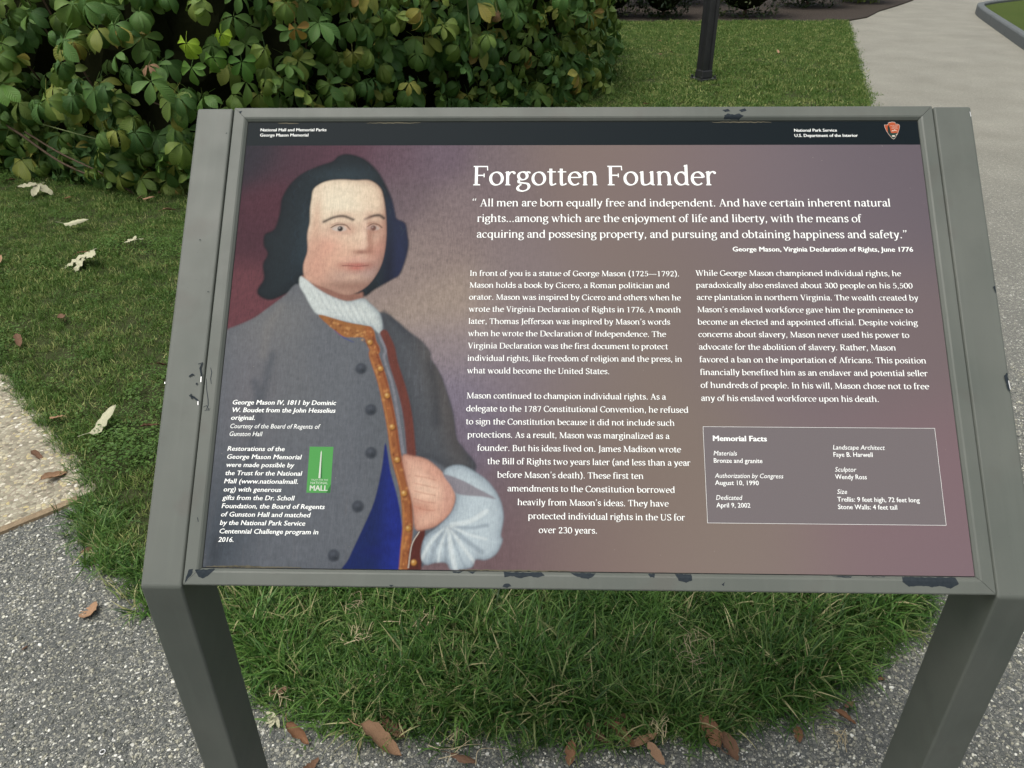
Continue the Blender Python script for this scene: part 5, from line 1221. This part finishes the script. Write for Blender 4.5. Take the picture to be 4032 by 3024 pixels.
# ------------------------------------------------------------------ fallen leaves
FALLEN = [[-2.2,2.82,0.141,"pale"],[-3.03,3.89,0.12,"pale"],[-2.47,3.27,0.103,"pale"],[-2.05,3.01,0.068,"pale"],[-2.0,2.19,0.062,"brown"],[-2.05,1.97,0.064,"brown"],[-1.63,1.45,0.057,"tan"],[-1.45,1.41,0.099,"pale"],[-1.41,1.79,0.056,"brown"],[-1.29,1.4,0.057,"brown"],[-1.49,1.17,0.078,"tan"],[-1.6,1.27,0.051,"brown"],[-1.24,0.86,0.037,"brown"],[-1.2,0.83,0.048,"rust"],[-1.34,1.04,0.04,"pale"],[-1.13,0.65,0.048,"tan"],[-1.06,0.84,0.033,"rust"],[-2.29,3.74,0.073,"tan"],[-2.09,3.53,0.075,"tan"],[-2.36,3.76,0.049,"brown"],[-2.62,2.8,0.059,"tan"],[-0.59,0.36,0.04,"pale"],[-0.6,0.42,0.049,"brown"],[-0.53,0.32,0.064,"rust"],[-0.36,0.34,0.078,"brown"],[-0.36,0.3,0.105,"tan"],[-0.29,0.36,0.032,"brown"],[-0.19,0.27,0.056,"brown"],[0.07,0.33,0.073,"brown"],[0.13,0.33,0.065,"rust"],[0.12,0.36,0.064,"brown"],[0.17,0.32,0.063,"tan"],[0.3,0.34,0.075,"rust"],[0.34,0.31,0.064,"brown"],[0.19,0.29,0.052,"tan"],[0.02,0.29,0.052,"rust"],[0.59,0.38,0.052,"rust"],[0.61,0.41,0.046,"brown"],[0.49,0.35,0.037,"rust"],[0.08,0.71,0.031,"tan"],[0.71,0.49,0.024,"rust"],[-0.49,0.26,0.053,"brown"],[2.77,9.13,0.061,"tan"],[1.55,9.16,0.054,"brown"],[1.54,10.09,0.059,"tan"],[0.91,6.33,0.06,"rust"],[1.74,9.89,0.051,"tan"],[1.39,9.0,0.053,"brown"],[2.45,9.87,0.045,"tan"],[-3.33,4.12,0.071,"brown"],[-2.79,3.76,0.045,"rust"],[-2.25,2.9,0.079,"rust"],[-1.23,0.54,0.018,"brown"]]

LMAT = {'pale': m_leaf('pale_dry_leaf', (0.34, 0.35, 0.23), (0.50, 0.48, 0.33)), 'tan': m_leaf('tan_dry_leaf', (0.24, 0.14, 0.08), (0.40, 0.25, 0.15)), 'brown': m_leaf('brown_dry_leaf', (0.09, 0.050, 0.030), (0.20, 0.115, 0.07)), 'rust': m_leaf('rust_dry_leaf', (0.14, 0.070, 0.036), (0.27, 0.145, 0.08))}
def leaf_mesh(kind, seed, palm=False, wide=1.0):
    """curled dead leaf (or a fan of leaflets) with a notched outline, raised midrib and stalk; unit length"""
    r_ = np.random.default_rng(seed); co, fa = [], []
    nl = 1 if not palm else int(r_.integers(3, 6))
    for j in range(nl):
        a0 = (j - (nl - 1) / 2) * (.85 if palm else 0) + r_.normal(0, .15); W = r_.uniform(.38, .56) * wide; roll = r_.uniform(.2, 1.5 if not palm else .6); tipc = r_.uniform(.6, 2.6) * (.4 if palm else 1); b = len(co); L = 1.0 if not palm else .6; n_ = 11
        an = r_.uniform(-.35, .1); x, z = (-.5 if not palm else 0), .12; c, s = math.cos(a0), math.sin(a0); ph = r_.uniform(0, 6); ragged = r_.uniform(.08, .3); bite = r_.integers(3, 8)
        for i in range(n_):
            k = i / (n_ - 1); env = (math.sin(math.pi * k ** .85)) ** .62 if 0 < i < n_ - 1 else .04
            wl = W * L * env * (1 + ragged * r_.uniform(-1, .4)) * (.55 if i == bite else 1); wr = W * L * env * (1 + ragged * r_.uniform(-1, .4))
            if i: x += math.cos(an) * L / (n_ - 1); z += math.sin(an) * L / (n_ - 1)
            an += tipc / n_ * (k - .35) * 1.6
            for q in (-1, -.66, -.33, 0, .33, .66, 1):
                wv = wl if q < 0 else wr; th = abs(q) * roll; yy = math.copysign(1, q) * wv * .5 * (math.sin(th) / roll if roll > .05 else abs(q)) if q else 0; zz = z + wv * .5 * (1 - math.cos(th)) / roll + .018 * math.sin(k * 26 + abs(q) * 5 + ph) + r_.normal(0, .008)
                co.append((c * x - s * yy, s * x + c * yy, zz))
        for i in range(n_ - 1):
            for q in range(6): p = b + 7 * i + q; fa.append((p, p + 7, p + 8, p + 1))
    b = len(co); x0 = -.5 if not palm else 0
    for i in range(3):
        for q in range(3): co.append((x0 - .14 * i, .012 * math.cos(q * 2.094) + .03 * i * i, .12 + .012 * math.sin(q * 2.094) - .04 * i))
    for i in range(2):
        for q in range(3): p = b + 3 * i; fa.append((p + q, p + (q + 1) % 3, p + 3 + (q + 1) % 3, p + 3 + q))
    mz = min(c[2] for c in co); co = [(a, b_, c - mz) for a, b_, c in co]
    return co, fa
SURF = lambda x, y: .0 if not inside(LAWN, np.array([x]), np.array([y]))[0] else (.035 if y < 1.3 and x > -.95 else .03)
G1,G2,G3,G4='fallen leaves on the left lawn','fallen leaves along the grass edge in front','fallen leaves on the near paving','fallen leaves on the far lawn'
FLABEL = [
('big pale green withered leaf spray lying on the lawn left of the sign frame',G1),
('pale curled leaf on the lawn nearest the foot of the big shrub',G1),
('single whitish leaf lying flat between the shrub and the withered leaf spray',G1),
('small whitish leaf on the lawn close to the left edge of the sign frame',G1),
('small brown curled leaf in mid lawn, left of the sign frame',G1),
('brown upright curled leaf at the far left of the lawn above the tan walk',G1),
('small tan leaf just above the large pale leaf on the lawn',G1),
('large crinkled pale tan leaf standing in the grass near the tan walk',G1),
('brown leaf peeping out beside the left leg of the sign, upper one',G1),
('brown leaf tucked against the left edge of the sign, lower one',G1),
('long tan leaf at the corner where grass meets the tan walk',G1),
('short brown leaf on the tan walk edge at the end of the grass',G1),
('small brown leaf on the paving at the tip of the long grass',G3),
('rust brown lobed leaf on the paving beside the long grass left of the leg',G3),
('small pale green scrap of leaf where the walk joint meets the grass',G1),
('single tan leaf alone on the grey paving left of the left leg',G3),
('small rust leaf in the grass right against the left leg',G3),
('tan curled leaf in the shade at the foot of the shrub, left of the sign',G1),
('orange-tan narrow leaf on the lawn between shrub and sign frame',G1),
('tiny brown leaf at the foot of the shrub',G1),
('whitish tan leaf at the far left border of the lawn',G1),
('pale green lobed leaf on the paving just right of the left leg',G2),
('brown leaf at the grass edge just above the pale green lobed leaf',G2),
('rust leaf curled into a boat, right of the pale green lobed leaf',G2),
('dark brown crumpled leaf half under the grass, upper one of the pair',G2),
('big tan crumpled leaf on the paving, largest at the grass edge',G2),
('small brown leaf stuck in the grass right of the big crumpled leaf',G2),
('brown leaf at the bottom of the picture below the straw fringe',G3),
('long brown leaf left in the row below the middle of the grass',G2),
('rust leaf in the middle of the row at the grass edge',G2),
('dark brown leaf under the grass blades above the row',G2),
('tan leaf lying on the stones below the row',G2),
('rust narrow leaf right of the row, half in the grass',G2),
('brown leaf lying on the stones at the right end of the row',G2),
('tan upright leaf at the bottom edge below the right end of the row',G3),
('rust crumpled leaf at the bottom edge left of the upright tan leaf',G3),
('rust twisted leaf on the paving near the right leg',G2),
('brown leaf in the grass edge just above the twisted rust leaf',G2),
('small rust leaf on the stones between the row and the right leg',G2),
('small tan leaf caught in the long grass under the bottom rail',G2),
('tiny rust leaf beside the right leg where the grass ends',G2),
('brown leaf at the bottom edge right beside the left leg',G3),
('pale tan leaf on the far lawn right of the black post',G4),
('brown leaf on the far lawn between shrub and black post, lowest of three',G4),
('tan leaf on the far lawn between shrub and black post, uppermost of three',G4),
('rust leaf on the far lawn just above the top rail of the sign',G4),
('tan leaf on the far lawn nearest the left of the black post',G4),
('brown leaf on the far lawn close to the big shrub tips',G4),
('small tan leaf on the far lawn right beside the black post',G4),
('brown leaf in the shade at the left foot of the shrub',G1),
('tiny rust leaf at the shrub foot in the middle of the left lawn',G1),
('rust brown leaf under the big pale withered leaf spray',G1),
('dark scrap of leaf alone on the grey paving at the far left',G3),
]
FROT = {7: .7, 15: -1.0, 10: 1.0, 18: .9, 28: -.8, 31: .3, 25: -.2, 24: .5}
STRAWS = [(-.31,.58,.05,.05,'tuft of dead straw in the long grass near the middle of the bottom rail'),(-.46,.54,.045,.05,'pale straw wisp left of middle in the long grass'),(-.47,.62,.04,.06,'brown matted straw high up in the long grass near the left leg'),
(.31,.54,.055,.05,'twisted dead straw clump in the long grass right of middle'),(.27,.49,.05,.045,'grey dead root clump just below the twisted straw'),(-.19,.315,.075,.012,'wide fringe of bleached straw spilling over the paving'),(.03,.41,.04,.03,'small straw wisp in the grass edge below the middle'),
(-.58,.40,.04,.02,'straw wisp at the grass edge beside the left leg'),(-.39,.44,.035,.03,'short straw wisp above the crumpled brown leaves'),(.56,.34,.03,.01,'small pale straw knot on the paving near the right leg'),(.20,.34,.03,.02,'pale straw knot above the row of brown leaves')]

for i, (x, y, L, k) in enumerate(FALLEN):
    palm = i in (0, 1, 21, 3, 24); co, fa = leaf_mesh(k, 300 + i, palm, 1.7 if i in (7, 15) else 1.0); r2 = random.Random(i); L *= 1.0 if 21 <= i <= 37 else (1.5 if i in (0, 1) else 1.2 if i in (2, 3, 7, 15) else 1.05)
    me = raw_mesh('fallen_leaf', np.array(co) * L, fa, LMAT[k], None, True); o = link(bpy.data.objects.new('fallen_leaf', me))
    o.location = (x, y, SURF(x, y) + (.002 if i % 5 != 2 else .35 * L) + (.014 if 21 <= i <= 37 else .012 if i in (0, 1, 2, 3, 7) else 0)); o.rotation_euler = ((r2.uniform(-.3, .3) if i else .35) + (2.9 if i % 5 == 2 else 0), r2.uniform(-.3, .3), FROT.get(i, r2.uniform(0, 6.28)))
    lab, grp = FLABEL[i]; tag(o, lab, 'leaf', grp)
# straw clumps lying in the grass
STRAW = m_leaf('dry_straw', (0.38, 0.31, 0.18), (0.56, 0.48, 0.31))
for i, (x, y, r_, z, lab) in enumerate(STRAWS):
    vv, ff = [], []; r2 = np.random.default_rng(800 + i)
    A0 = r2.uniform(0, 3.14)
    for q in range(12):
        a = A0 + r2.normal(0, .7); L = r2.uniform(.3, 1.1) * r_; cx_, cy_ = r2.normal(0, r_ * .38, 2); cz = r2.uniform(0, .02); p0 = (cx_ - math.cos(a) * L / 2, cy_ - math.sin(a) * L / 2, cz); p1 = (cx_ + r2.normal(0, r_ * .16), cy_ + r2.normal(0, r_ * .16), cz + r2.uniform(0, .02)); p2 = (cx_ + math.cos(a) * L / 2, cy_ + math.sin(a) * L / 2, cz + r2.uniform(-.01, .015))
        tv, tf = tube([p0, p1, p2], .0010, .0004, 3); b = len(vv); vv += tv; ff += [tuple(b + t for t in g) for g in tf]
    o = mesh_obj('straw_clump', vv, ff, STRAW); o.location = (x, y, z); tag(o, lab, 'dry grass', 'dead straw lying in and beside the long grass')

bm = bmesh.new()
RG = []
for i in range(20):
    a = 2 * math.pi * i / 20; RG.append([bm.verts.new(((.0052 + .0012 * math.cos(b)) * math.cos(a), (.0052 + .0012 * math.cos(b)) * math.sin(a), .0012 + .0012 * math.sin(b))) for b in (0, 1.57, 3.14, 4.71)])
for i in range(20):
    for j in range(4): bm.faces.new((RG[i][j], RG[(i + 1) % 20][j], RG[(i + 1) % 20][(j + 1) % 4], RG[i][(j + 1) % 4]))
o = bm_obj('small_ring', bm, NICK, None, True); o.location = (-.925, .285, .003); tag(o, 'tiny white ring lying on the grey paving left of the left leg', 'ring')
